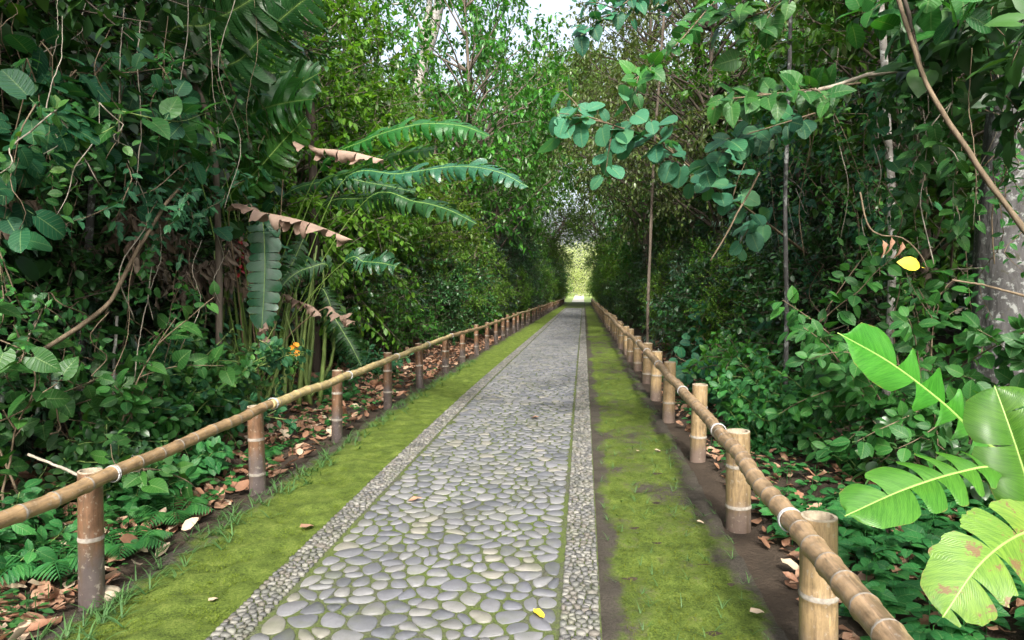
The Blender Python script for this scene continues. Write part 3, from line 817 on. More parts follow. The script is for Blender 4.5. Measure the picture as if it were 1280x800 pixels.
for y in np.arange(16, 88, 4.5):
    edge_copy(rs.choice(['mid', 'bright', 'brown']), -11.5-rs.uniform(-1, 1.5), y+rs.uniform(-1, 1), rs.uniform(1.4, 2.0), 'left')
# right side
for y in np.arange(8.5, 92, 1.35):
    k = rs.choice(['shrub', 'shrubg', 'lance', 'shrub'])
    edge_copy(k, 2.25+rs.uniform(0, .7), y+rs.uniform(-.5, .5), rs.uniform(.75, 1.1), 'right')
for y in np.arange(8, 89, 2.0):
    k = rs.choice(['dark', 'mid', 'mid', 'grey']) if y < 40 else rs.choice(['mid', 'bright', 'bright'])
    edge_copy(k, 3.9+rs.uniform(-.3, 1.0), y+rs.uniform(-.6, .6), rs.uniform(.8, 1.1), 'right')
for y in np.arange(7, 86, 3.0):
    edge_copy(rs.choice(['brown', 'mid', 'dark', 'mid']), 5.6+rs.uniform(-.5, 1.4), y+rs.uniform(-.8, .8), rs.uniform(1.0, 1.4), 'right')
for y in np.arange(12, 88, 4.5):
    edge_copy(rs.choice(['brown', 'mid']), 9.0+rs.uniform(-1, 1.5), y+rs.uniform(-1, 1), rs.uniform(1.3, 1.9), 'right')
# crowns arching over the path, and tall trees that close the view upwards
for x, y, s in ((2.8, 15, .95), (3.0, 20, 1.15), (2.4, 26, 1.4), (3.0, 33, 1.4)):
    plant_copy('brown', x, y, s, 'olive brown fine leaved tree reaching over the path', 'fine leaved trees reaching over the path', 1.15)
for x, y, s in ((-4.4, 25, 1.5), (-4.2, 33, 1.7), (-4.9, 41, 1.6), (-5.2, 49, 1.6), (4.0, 45, 1.6)):
    plant_copy('mid' if y % 2 else 'bright', x, y, s, 'green tree closing over the further half of the path', 'trees closing over the further half of the path', 1.25)
for k, x, y, s, r_ in (('archg', 3.4, 70, 1.2, -.2), ('archg', -5.0, 72, 1.2, PI+.1), ('archg', 3.4, 78, 1.15, 0), ('archg', -5.0, 79, 1.2, PI-.2),
                        ('archg', 5.0, 54, 2.0, .1), ('archg', -7.0, 57, 2.1, PI-.1), ('arch', 5.0, 63, 2.4, .2), ('archg', -7.0, 66, 2.5, PI), ('archg', 5.5, 72, 2.9, -.1), ('arch', -7.5, 74, 3.0, PI+.2)):
    sd_ = 'right' if x > 0 else 'left'
    plant_copy(k, x, y, s, f"{'olive' if k == 'arch' else 'mid green'} tree arching over the far path from its {sd_} side, {'tall' if s > 1.5 else 'low'} crown", f"{k} trees arching from the {sd_} side, {s > 1.5}", None, r_)

for x, y, s in ((-3.7, 19, .42), (-3.6, 22.5, .5), (-3.8, 27, .5)):
    plant_copy('bright', x, y, s, 'bright yellow green bush close behind the thin posts further along', 'bright bushes behind the thin posts')
for x, y, s in ((2.3, 10.2, .33), (2.5, 13, .4), (2.2, 16.5, .4)):
    plant_copy('bright', x, y, s, 'bright green low bush close behind the thick posts further along', 'bright bushes behind the thick posts')

for k, x, y, s in (('mid', -4.0, 90, .9), ('bright', 3.1, 91, 1.0), ('bright', -4.2, 95, 1.0), ('mid', 3.3, 96, .9), ('archg', 3.4, 88, .75), ('archg', -5.0, 86, .8), ('archg', 3.0, 93, .68), ('archg', -4.4, 91, .7), ('bright', 2.35, 86, .5), ('bright', -3.15, 88, .55), ('bright', 2.2, 97, .55)):
    plant_copy(k, x, y, s, 'green tree framing the bright opening at the end of the path', 'trees framing the bright end of the path', None, (PI if x < 0 else 0) if k == 'archg' else None)

for x, y, s in ((-4.9, 13.5, .9), (-5.1, 16.5, 1.0), (-5.0, 20.5, 1.0)):
    plant_copy('cane', x, y, s, 'thicket of thin green canes just past the heliconia clump', 'cane thickets past the heliconia clump')

for x, y, k, s in ((-3.2, 33, 'bright', .4), (-3.3, 44, 'mid', .5), (-3.1, 55, 'bright', .5), (-3.2, 66, 'mid', .6), (-3.0, 75, 'bright', .55), (-3.1, 83, 'mid', .5), (2.0, 30, 'mid', .35), (2.1, 43, 'bright', .4), (1.9, 57, 'mid', .5), (2.0, 69, 'bright', .55), (1.8, 78, 'mid', .5)):
    sd_ = 'thin' if x < 0 else 'thick'
    plant_copy(k, x, y, s, f"{'light green' if k == 'bright' else 'mid green'} bush leaning over the far run of the {sd_} post fence", f"{k} bushes leaning over the far {sd_} fence")
for x, y, s in ((-3.6, 104, .7), (2.4, 107, .75), (-2.9, 113, .6), (4.5, 112, .9), (-6.0, 110, 1.0), (1.6, 118, .6)):
    plant_copy('bright', x, y, s, 'sunlit light green bush in the clearing beyond the end of the path', 'sunlit bushes in the clearing')

# the deep wood behind, one mass of foliage on either side and past the clearing
def wood_mass(name, n, box, size, mat, label):
    g = Geo(); lo, hi = np.array(box[0]), np.array(box[1])
    C = rs.uniform(lo, hi, (n//14, 3)); pos = np.repeat(C, 14, 0)+rs.normal(size=(n//14*14, 3))*.5
    pos[:, 2] = np.maximum(pos[:, 2]+gz(np.minimum(pos[:, 1], 100)), gz(np.minimum(pos[:, 1], 100))); m = len(pos)
    put_leaves(g, T_TINY, pos, nrm(rvec(m)-UP*.3), nrm(rvec(m)+UP*.6), rs.uniform(*size, m), np.full(m, 1.6))
    tag(g.build(name, mat), label, 'woodland', kind='stuff')
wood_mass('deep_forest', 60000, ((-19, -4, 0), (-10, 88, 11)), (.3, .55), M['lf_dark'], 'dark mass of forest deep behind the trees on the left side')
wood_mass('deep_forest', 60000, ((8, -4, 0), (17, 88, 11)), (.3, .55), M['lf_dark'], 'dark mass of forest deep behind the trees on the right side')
wood_mass('treetops', 46000, ((-26, 81, 6.5), (26, 86, 29)), (.2, .4), M['lf_bright'], 'mass of treetops closing the view above the far end of the path')
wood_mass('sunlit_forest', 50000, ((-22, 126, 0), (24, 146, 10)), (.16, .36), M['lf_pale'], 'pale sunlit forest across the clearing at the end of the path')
# ------------------------------------------------------------------ plants one can point at
def SH(sp, size, tm, light, **k):
    q = .74 if size[1] > .1 else .9
    return dict(spacing=sp*(.78 if q < .8 else .9), size=(size[0]*q*.9, size[1]*q), tm=tm, light=light, **k)

# --- left: torn giant leaves (heliconia clump) behind the fence
hb = G(-4.1, 8.2)
hel = thing('giant_heliconia', 'giant heliconia clump with long torn arching leaves reaching toward the path', 'plant', hb)
def hfrond(px, w, mat, Y, up=UP, petiole=True, **k):
    """px: pixels along the midrib, Y: distance of each point along the path"""
    pts = [P(a, b, yy) for (a, b), yy in zip(px, Y)]
    lam0 = 0.
    if petiole:
        L = sum(np.linalg.norm(pts[i+1]-pts[i]) for i in range(len(pts)-1))
        q = hb+A_(rs.normal()*.15, rs.normal()*.15, .0); mid = (q*.45+pts[0]*.55)+UP*.2
        Lp = np.linalg.norm(mid-q)+np.linalg.norm(pts[0]-mid); pts = [q, mid]+pts; lam0 = Lp/(Lp+L)
    return frond(hel, pts, w, mat, M['midribdry'] if mat is M['frondry'] else M['midrib'], lam0=lam0, up=up, vs=1.0, **k)
FW = A_(.3, -.9, .3); UC = A_(.15, -.75, .65)
tw = dict(tear=(2, 4), gap=.03, jit=.2, n=84, rib=.009)
hfrond([(400,212),(455,176),(520,156),(575,157),(612,170)], .24, M['helic'], (7.6,7.3,7.0,6.8,6.6), UC, droop=.75, **tw, label='long arching green leaf with bluish tip')
hfrond([(430,225),(500,217),(570,208),(620,214),(661,234)], .20, M['helicblue'], (7.4,7.0,6.6,6.3,6.1), UC, droop=.9, **tw, label='long arching leaf, glossy bluish')
hfrond([(395,238),(440,214),(500,192),(545,186)], .22, M['helic'], (7.9,7.7,7.4,7.2), UC, droop=.8, **tw)
hfrond([(285,255),(320,215),(355,175),(383,146)], .30, M['helic'], (7.2,7.0,6.9,6.8), FW, droop=.2, tear=(2,5), gap=.02, jit=.08, n=80, label='upright bright leaf with a rounded tip')
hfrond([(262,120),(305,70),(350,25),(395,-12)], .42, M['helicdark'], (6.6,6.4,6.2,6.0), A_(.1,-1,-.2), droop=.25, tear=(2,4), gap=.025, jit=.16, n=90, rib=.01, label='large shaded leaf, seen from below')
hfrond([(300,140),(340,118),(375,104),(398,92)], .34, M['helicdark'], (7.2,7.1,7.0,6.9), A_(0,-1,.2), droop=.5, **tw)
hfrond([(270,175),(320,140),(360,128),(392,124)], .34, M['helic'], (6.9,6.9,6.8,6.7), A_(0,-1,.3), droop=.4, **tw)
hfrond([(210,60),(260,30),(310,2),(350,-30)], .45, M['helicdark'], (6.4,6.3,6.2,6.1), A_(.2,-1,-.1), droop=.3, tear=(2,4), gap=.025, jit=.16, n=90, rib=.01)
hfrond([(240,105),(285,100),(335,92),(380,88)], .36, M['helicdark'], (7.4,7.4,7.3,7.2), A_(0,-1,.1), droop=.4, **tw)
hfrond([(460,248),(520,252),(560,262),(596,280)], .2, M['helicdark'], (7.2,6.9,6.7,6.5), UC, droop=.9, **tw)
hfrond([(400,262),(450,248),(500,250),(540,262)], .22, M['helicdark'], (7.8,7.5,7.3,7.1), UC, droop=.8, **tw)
hfrond([(328,278),(331,320),(330,365),(327,412)], .185, M['helicblue'], (6.9,6.8,6.75,6.7), A_(.25,-.95,.1), droop=.12, tear=(2,4), gap=.012, jit=.08, fwd=.05, prof=[(0,.5),(.1,.95),(.5,1),(.85,.9),(1,.3)], label='hanging glossy leaf with comb-like strips')
hfrond([(432,326),(455,327),(478,329),(496,333)], .17, M['helicblue'], (7.2,7.1,7.0,6.9), A_(.2,-.9,.35), droop=.35, **tw)
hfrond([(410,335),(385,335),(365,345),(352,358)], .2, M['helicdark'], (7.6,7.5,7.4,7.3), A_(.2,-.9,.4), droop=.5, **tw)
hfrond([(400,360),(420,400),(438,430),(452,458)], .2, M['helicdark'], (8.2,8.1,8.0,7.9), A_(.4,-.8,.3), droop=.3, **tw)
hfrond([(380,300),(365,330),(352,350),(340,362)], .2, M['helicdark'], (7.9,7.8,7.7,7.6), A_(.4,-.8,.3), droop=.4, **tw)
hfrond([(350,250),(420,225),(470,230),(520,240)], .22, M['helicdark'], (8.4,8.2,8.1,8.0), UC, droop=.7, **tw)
dry = dict(tear=(3, 8), gap=.03, jit=.3, n=70, fwd=.1, ragged=.2, fold=-.1)
hfrond([(287,263),(330,266),(385,278),(441,300)], .22, M['frondry'], (6.6,6.5,6.4,6.3), UP, droop=1.5, **dry, label='long dead pinkish brown leaf')
hfrond([(360,188),(400,186),(440,190),(480,200)], .20, M['frondry'], (7.0,6.9,6.8,6.7), UP, droop=1.45, **dry, label='dead pinkish brown leaf above the other')
hfrond([(352,370),(372,376),(392,384),(402,396)], .16, M['frondry'], (7.8,7.7,7.6,7.5), UP, droop=1.4, **dry, label='dead brown leaf low in the clump')
hfrond([(405,385),(418,390),(430,398),(444,402)], .16, M['frondry'], (7.6,7.5,7.4,7.3), UP, droop=1.3, **dry, label='dead brown leaf low in the clump')
hfrond([(330,410),(328,425),(330,438),(334,450)], .14, M['frondry'], (6.7,6.7,6.7,6.7), A_(.2,-1,.1), droop=.7, **dry, label='withered leaf end')
hfrond([(300,300),(310,330),(306,360),(302,380)], .12, M['frondry'], (7.6,7.6,7.6,7.6), A_(.2,-1,.1), droop=.9, **dry)
# its dead sheaths and the orange flower
gsh = Geo()
for i in range(26):
    a = hb+A_(rs.normal()*.4, rs.normal()*.3, 0); b = a+A_(rs.normal()*.25, rs.normal()*.2-.1, rs.uniform(1.0, 2.2))
    tube(gsh, smooth_path([a, (a+b)/2+rs.normal(size=3)*.08, b], 6)-hb, np.linspace(.035, .01, 7), 6)
o = gsh.build('sheath', M['greenstem'], hel)
fb = P(368, 428, 7.4); fl = thing('orange_flower_spike', 'drooping orange flower spike low among dead leaves', 'flower', fb)
g = Geo(); g2 = Geo(); n = 13
for i in range(n):
    t = i/n; p = A_(.012*math.sin(i*2.4), -.02, -.19*t)
    put_leaves(g, T_OVAL, p[None], A_(math.cos(i*2.4), math.sin(i*2.4)*.6-.3, -.5)[None], A_(0, -.3, 1)[None], [.085], [1.3])
tube(g2, smooth_path([A_(-.12, .05, .35), A_(-.06, 0, .2), A_(0, 0, 0), A_(.01, -.02, -.2)], 10), .007, 5)
g2.build('stalk', M['greenstem'], fl); g.build('bract', M['flower'], fl)
fb = P(299, 300, 7.3); fl = thing('red_flower_strand', 'dark red hanging flower strand beside the hanging glossy leaf', 'flower', fb)
g = Geo(); g2 = Geo()
for i in range(24):
    p = A_(.015*math.sin(i*2.4), .015*math.cos(i*2.4), -.5*i/24+.1)
    put_leaves(g, T_OVAL, p[None], A_(math.cos(i*2.4), math.sin(i*2.4), -.6)[None], A_(0, -.3, 1)[None], [.06], [1.2])
tube(g2, smooth_path([A_(0, 0, .5), A_(.01, 0, .1), A_(0, 0, -.42)], 8), .006, 5)
g2.build('stalk', M['greenstem'], fl); g.build('bract', M['redflower'], fl)

# --- left: climbers, shrubs and herbs of the near wood edge
def curtain(name, label, cat, px0, px1, py0, py1, x, n, lspec, lmat, smat, x_j=.25, group=None, r=.0045):
    """a climber: stems hanging or rambling across a patch of the wood's edge"""
    st = []
    for i in range(n):
        a = rs.uniform(px0, px1); b = a+rs.normal()*45; t0 = rs.uniform(py0, py0+(py1-py0)*.45); t1 = rs.uniform(t0+(py1-py0)*.3, py1)
        xx = x+rs.uniform(-x_j, x_j)
        pts = [W(a+(b-a)*q+rs.normal()*8, t0+(t1-t0)*q, xx+rs.normal()*.08) for q in np.linspace(0, 1, 6)]
        st.append((np.array(pts), 1.0))
    tops = np.array(sorted([s[0][0] for s in st], key=lambda p: p[0]*.3+p[1])); st.append((tops, 1.0)) if len(tops) > 1 else None
    base = np.mean([s[0][-1] for s in st], 0)
    return plant(name, label, cat, base, st, lspec, lmat, smat, r, group)
curtain('large_leaved_climber', 'climber with big teal rounded leaves hanging beside the heliconia, high in the wood edge', 'climber', 20, 320, 50, 330, -3.35, 13, SH(.15, (.13, .27), T_ROUND, LL, droop=.55, start=0), M['lf_teal'], M['liana'])
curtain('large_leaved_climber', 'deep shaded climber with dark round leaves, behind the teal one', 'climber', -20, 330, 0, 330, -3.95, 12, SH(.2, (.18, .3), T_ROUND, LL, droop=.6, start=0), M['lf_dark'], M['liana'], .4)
curtain('bright_leaved_climber', 'few large fresh green leaves catching the light above the dead fronds', 'climber', 150, 320, 130, 210, -3.05, 3, SH(.2, (.18, .26), T_HEART, LL, droop=.35, start=0), M['lf_heart'], M['greenstem'], .1)
curtain('pale_leaved_climber', 'straggling climber with small pale green leaves on thin strings', 'climber', 20, 130, 100, 270, -3.0, 6, SH(.09, (.07, .12), T_OVAL, LL, droop=.3, start=0), M['lf_small'], M['lianapale'], .1)
curtain('fine_leaved_climber', 'fine leaved teal climber draping below the large round leaves', 'climber', 150, 320, 190, 330, -3.15, 9, SH(.06, (.08, .14), T_SMALL, LL, droop=.35, start=0), M['lf_teal'], M['liana'], .2)

DRYM = plain_mat('hanging_dead_leaf', [(.035,.024,.017),(.12,.085,.06),(.06,.042,.03),(.21,.165,.125),(.05,.034,.023),(.15,.11,.08)], 10, .85, .6, True)
for a0, a1, b0, b1, x, n, sp, lab in ((150, 215, 250, 350, -3.7, 7, .07, 'hanks of brown dead leaves in the shade above the small leaved bush'), (225, 310, 290, 380, -4.0, 8, .07, 'dead brown leaf strips hanging below the lowest teal leaves'), (-10, 60, 240, 300, -3.6, 4, .09, 'few grey brown dead leaves caught above the heart leaved shrub'), (330, 440, 320, 420, -4.6, 6, .08, 'brown dead leaves hanging inside the heliconia clump')):
    curtain('dead_leaf_tangle', lab, 'dead leaves', a0, a1, b0, b1, x, n, SH(sp*.7, (.1, .26), T_DEAD, A_(.2, -.5, .1), droop=1.3, start=0, nvar=.6), DRYM, M['liana'], .2, None, .004)
for a0, a1, b0, b1, x, n, sp, lab in ((1000, 1100, 120, 330, 3.3, 9, .1, 'brown dead leaves hanging in the tangle under the grey branch'), (760, 880, 250, 360, 3.6, 9, .12, 'brown dead leaves hanging in the wood under the overhanging teal branch')):
    curtain('dead_leaf_tangle', lab, 'dead leaves', a0, a1, b0, b1, x, n, SH(sp*.8, (.07, .17), T_DEAD, A_(-.2, -.5, .1), droop=1.2, start=0, nvar=.6), DRYM, M['liana'], .3, None, .004)

curtain('fine_leaved_climber', 'dark fine leaved climber filling the shade around the big teal leaves', 'climber', -20, 320, 20, 300, -3.6, 20, SH(.05, (.06, .1), T_SMALL, LL, droop=.4, start=0, nvar=.6), M['lf_green'], M['liana'], .35)
curtain('fine_leaved_climber', 'fine leaved climber trailing low over the heart leaved shrubs', 'climber', -10, 260, 300, 520, -3.5, 14, SH(.05, (.06, .1), T_SMALL, LL, droop=.4, start=0, nvar=.6), M['lf_small'], M['liana'], .2)
curtain('fine_leaved_climber', 'fresh green fine leaved climber behind the pale sapling and teal leaves', 'climber', 860, 1120, 110, 430, 2.75, 22, SH(.05, (.06, .1), T_SMALL, LR, droop=.4, start=0, nvar=.6), M['lf_small'], M['liana'], .4)
curtain('fine_leaved_climber', 'mid green fine leaved climber low in the dark wood under the overhanging teal branch', 'climber', 770, 1000, 230, 420, 3.4, 18, SH(.055, (.06, .1), T_SMALL, LR, droop=.4, start=0, nvar=.6), M['lf_mid'], M['liana'], .4)
curtain('fine_leaved_climber', 'dark fine leaved climber hanging across the lichened trunk', 'climber', 1150, 1300, 100, 400, 2.9, 9, SH(.06, (.06, .1), T_SMALL, LR, droop=.4, start=0, nvar=.6), M['lf_green'], M['liana'], .2)

def shrub(name, label, cat, px, py, x, n, h, spread, lspec, lmat, smat, sub=3, toward=(0, 0, 0), r=.01, group=None):
    p = W(px, py, x); b = G(p[0], p[1])
    return plant(name, label, cat, b, stems_from(b, n, h, spread, toward, sub), lspec, lmat, smat, r, group)
TL, TR = (.06, -.08, 0), (-.25, -.15, 0)
shrub('heart_leaved_shrub', 'heart leaved shrub with broad fresh green leaves above the low end of the bamboo rail', 'shrub', 20, 600, -3.45, 5, 1.75, .3, SH(.1, (.12, .22), T_HEART, LL, droop=.6, start=.25, nvar=.6), M['lf_heart'], M['liana'], 3, TL)
shrub('heart_leaved_shrub', 'heart leaved shrub half hidden, its leaves beside the slanting brown branch', 'shrub', 105, 580, -3.6, 5, 1.6, .3, SH(.1, (.11, .2), T_HEART, LL, droop=.6, start=.3, nvar=.6), M['lf_green'], M['liana'], 3, TL)
shrub('ribbed_leaf_shrub', 'shrub with ribbed pointed green leaves between the heart leaves and the small leaved bush', 'shrub', 185, 560, -3.5, 7, 1.15, .3, SH(.07, (.1, .17), T_OVAL, LL, droop=.5, start=.3, pair=2, nvar=.55), M['lf_green'], M['liana'], 3, TL)
shrub('small_leaved_bush', 'dense bush of small glossy leaves above the second post of the thin post fence', 'shrub', 262, 545, -3.6, 18, 1.3, .32, SH(.045, (.07, .125), T_OVAL, LL, droop=.3, start=.2, pair=2), M['lf_small'], M['greenstem'], 4, TL)
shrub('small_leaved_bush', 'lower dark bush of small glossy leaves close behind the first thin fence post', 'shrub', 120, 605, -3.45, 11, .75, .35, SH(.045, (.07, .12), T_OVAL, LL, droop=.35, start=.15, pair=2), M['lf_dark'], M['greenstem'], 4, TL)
shrub('small_leaved_bush', 'teal bush of small leaves leaning from the dark between the two shrubs', 'shrub', 215, 560, -3.75, 14, 1.4, .3, SH(.05, (.08, .13), T_OVAL, LL, droop=.35, start=.25, pair=2), M['lf_teal'], M['greenstem'], 4, TL)
for (a, b, x, s, lab) in ((10, 680, -3.3, .5, 'dark herb with hanging pointed leaves at the low end of the rail'), (165, 640, -3.15, .38, 'herb with dark pointed leaves behind the first thin fence post'), (235, 600, -3.2, .4, 'herb with drooping teal leaves touching the rail between two thin posts'), (470, 515, -3.5, .7, 'glossy low herb under the short blue green heliconia leaf'), (400, 540, -3.55, .6, 'low herb at the back of the brown leaf litter')):
    shrub('pointed_leaf_herb', lab, 'herb', a, b, x, 10, s, .6, SH(.05, (.09, .16), T_OVAL, LL, droop=.5, start=.15, pair=2), M['lf_ground'] if s < .7 else M['lf_teal'], M['greenstem'], 2, TL, .005)
for i, (px, x) in enumerate(((-30, -4.7), (60, -5.0), (150, -5.2), (235, -5.3), (310, -5.6), (400, -5.2), (455, -4.9), (-70, -4.6), (520, -4.6), (200, -6.0), (340, -6.2))):
    p = W(px, 400, x); edge_copy('shrub' if i % 3 else 'lance', p[0], p[1], rs.uniform(1.0, 1.35), 'left')
for i, (x, y) in enumerate(((-5.2, 2.6), (-5.8, 4.2), (-6.2, 5.6), (-6.0, 7.6), (-7.2, 3.4), (-7.4, 7), (-6.2, 9.6), (-5.4, 1.0), (-8.6, 5.2))):
    edge_copy('dark' if i % 4 else 'mid', x, y, rs.uniform(1.0, 1.3), 'left')

# --- right: banana plant
bb = A_(2.42, 3.25, float(gz(3))+.05)
ban = thing('banana_plant', 'young banana plant with broad bright green leaves', 'plant', bb)
def bfrond(px, w, mat, Y, up, **k):
    pts = [P(a, b, yy) for (a, b), yy in zip(px, Y)]
    q = bb+A_(0, 0, .25); mid = q*.45+pts[0]*.55+UP*.12
    L = sum(np.linalg.norm(pts[i+1]-pts[i]) for i in range(len(pts)-1)); Lp = np.linalg.norm(mid-q)+np.linalg.norm(pts[0]-mid)
    return frond(ban, [q, mid]+pts, w, mat, M['midrib'], lam0=Lp/(Lp+L), up=up, rib=.014, **k)
CAMV = A_(-.45, -.7, .55)
bfrond([(1236,556),(1180,505),(1115,455),(1047,416)], .135, M['banana'], (3.15,3.1,3.05,3.0), A_(-.35,-.75,.6), droop=.22, tear=(9,16), gap=.05, jit=.1, fwd=.2, fold=.3, cuts=([.12,.24,.38,.54],[.10,.21,.34,.50,.66]), n=60, prof=[(0,.45),(.1,.8),(.4,.95),(.75,1),(.9,.8),(.97,.42),(1,.1)], label='long leaf with wavy notched edges, raised toward the path', sidew=(1,.95))
bfrond([(1296,640),(1280,590),(1262,535),(1243,482)], .17, M['banana'], (2.75,2.75,2.78,2.85), A_(-.25,-.95,.1), droop=.45, cuts=([.55],[.5,.8]), gap=.008, jit=.05, fwd=.2, fold=.5, n=60, label='upright leaf folded along its midrib')
bfrond([(1250,585),(1200,590),(1130,612),(1056,645)], .14, M['banana'], (2.8,2.72,2.62,2.52), A_(-.1,-.55,.85), droop=.3, cuts=([.2,.31,.45,.62],[.16,.3,.4,.52,.74]), gap=.02, jit=.06, fwd=.3, fold=.25, n=60, label='drooping leaf, torn near its stalk')
bfrond([(1330,655),(1275,668),(1225,705),(1178,772)], .155, M['bananaold'], (2.7,2.6,2.5,2.42), A_(-.3,-.85,.5), droop=.25, tear=(6,22), gap=.012, jit=.08, fwd=.3, fold=.2, ragged=.07, n=60, label='old yellowing leaf with brown holes and ragged edge')
bfrond([(1300,575),(1330,540),(1370,515)], .18, M['banana'], (3.2,3.3,3.4), A_(-.2,-.6,.8), droop=.3, tear=(10,26), gap=.008, jit=.06, n=40)
gst = Geo(); tube(gst, smooth_path([A_(0, 0, -.2), A_(.01, 0, .2), A_(0, .01, .55)], 8), np.linspace(.06, .035, 9), 10); gst.build('stem', M['greenstem'], ban)

# --- right: arching leathery plant and rosette on the litter
p = W(1128, 590, 2.42); rb = G(p[0], p[1])
br = thing('bromeliad', 'low arching bromeliad with ribbed leaves fanning over the leaf litter', 'plant', rb)
for i in range(15):
    az = rs.uniform(1.9, 4.4) if i < 10 else rs.uniform(0, 6.28); L = rs.uniform(.28, .48); e = A_(math.cos(az), math.sin(az), 0)
    frond(br, [rb+UP*.03, rb+e*L*.45+UP*rs.uniform(.10, .24), rb+e*L*.8+UP*rs.uniform(.06, .17), rb+e*L+UP*rs.uniform(-.02, .08)], .022, M['lf_mid'], M['greenstem'], lam0=0, up=UP, droop=-.4, tear=(60, 80), jit=.02, fwd=.1, n=10, rib=.003, prof=[(0,.8),(.3,1),(.7,.8),(1,.05)])
p = W(1146, 575, 2.42); rb = G(p[0], p[1])
br = thing('rosette_plant', 'small upright rosette of broad green leaves with one dead leaf beside the bromeliad', 'plant', rb)
for i in range(9):
    az = i*2.4; L = rs.uniform(.18, .3); e = A_(math.cos(az), math.sin(az), 0)
    frond(br, [rb, rb+e*L*.3+UP*L*.5, rb+e*L*.6+UP*L*.8, rb+e*L*.85+UP*L*.85], .04, M['banana'] if i % 3 else M['lf_green'], M['greenstem'], lam0=0, up=UP, droop=-.2, tear=(60, 80), jit=.02, n=10, rib=.003, prof=[(0,.5),(.5,1),(.8,.8),(1,.1)])

# --- right: shrubs, climbers
TR_ = (-.2, -.15, 0)
shrub('round_leaved_shrub', 'shrub with large dull teal rounded leaves beside the thin pale sapling', 'shrub', 925, 520, 2.1, 9, 1.35, .45, SH(.085, (.14, .24), T_ROUND, LR, droop=.5, start=.35, nvar=.55), M['lf_teal'], M['liana'], 3, TR_)
shrub('small_leaved_bush', 'fresh green small leaved bush leaning over the third thick post', 'shrub', 985, 545, 2.05, 16, 1.05, .42, SH(.045, (.08, .14), T_OVAL, LR, droop=.35, start=.2, pair=2), M['lf_small'], M['greenstem'], 4, TR_)
shrub('small_leaved_bush', 'dark small leaved bush filling the gap below the thin pale sapling', 'shrub', 1010, 520, 2.7, 18, 1.5, .45, SH(.05, (.08, .14), T_OVAL, LR, droop=.35, start=.2, pair=2), M['lf_mid'], M['liana'], 4, TR_)
shrub('ribbed_leaf_shrub', 'dark shrub with ribbed leaves in front of the lichened trunk', 'shrub', 1150, 560, 2.7, 12, 1.85, .35, SH(.075, (.12, .21), T_OVAL, LR, droop=.5, start=.3, pair=2, nvar=.55), M['lf_green'], M['liana'], 3, TR_)
shrub('ribbed_leaf_shrub', 'low ribbed leaf shrub at the foot of the lichened trunk', 'shrub', 1200, 600, 2.75, 9, 1.0, .5, SH(.07, (.1, .17), T_OVAL, LR, droop=.5, start=.2, pair=2, nvar=.55), M['lf_dark'], M['liana'], 3, TR_)
shrub('pointed_leaf_herb', 'small herb with a spray of pointed leaves just above the bromeliad', 'herb', 1085, 560, 2.3, 4, .4, .4, SH(.05, (.1, .17), T_OVAL, LR, droop=.4, start=.5, pair=2), M['lf_ground'], M['greenstem'], 1, TR_, .005)
shrub('pointed_leaf_herb', 'fresh green herb between the second and third thick posts', 'herb', 955, 590, 1.75, 10, .5, .6, SH(.045, (.07, .12), T_OVAL, LR, droop=.4, start=.15, pair=2), M['lf_ground'], M['greenstem'], 2, TR_, .005)
shrub('pointed_leaf_herb', 'grey green herb patch behind the fourth thick post', 'herb', 870, 500, 1.9, 12, .7, .55, SH(.05, (.07, .12), T_OVAL, LR, droop=.4, start=.15, pair=2), M['lf_grey'], M['greenstem'], 2, TR_, .005)
curtain('heart_leaved_climber', 'climber of small round bright leaves hanging left of the lichened trunk', 'climber', 1115, 1180, 60, 330, 2.45, 8, SH(.07, (.09, .15), T_HEART, LR, droop=.6, start=0), M['lf_heart'], M['lianapale'], .15)
curtain('heart_leaved_climber', 'thin climber of teal leaves strung over the grey branch and pale trunk', 'climber', 960, 1110, 80, 330, 2.7, 9, SH(.1, (.1, .17), T_HEART, LR, droop=.6, start=0), M['lf_teal'], M['lianapale'], .3)
curtain('heart_leaved_climber', 'dark climber covering the top of the lichened trunk', 'climber', 1120, 1330, -40, 180, 2.75, 16, SH(.12, (.16, .28), T_HEART, LR, droop=.6, start=0), M['lf_dark'], M['liana'], .3)
curtain('heart_leaved_climber', 'teal climber trailing down the pale sapling and the twigs behind it', 'climber', 880, 1010, 120, 380, 3.0, 9, SH(.09, (.1, .17), T_HEART, LR, droop=.55, start=0), M['lf_teal'], M['liana'], .3)
curtain('large_leaved_climber', 'big glossy leaves hanging into the upper corner above the slanting liana', 'climber', 1130, 1240, -60, 45, 2.2, 4, SH(.16, (.2, .3), T_ROUND, LR, droop=.7, start=0), M['lf_green'], M['liana'], .2)
curtain('fine_leaved_climber', 'fine leaved climber between the dark trunks behind the overhanging branch', 'climber', 830, 1000, -20, 250, 3.3, 14, SH(.07, (.09, .16), T_SMALL, LR, droop=.45, start=0), M['lf_green'], M['liana'], .5)

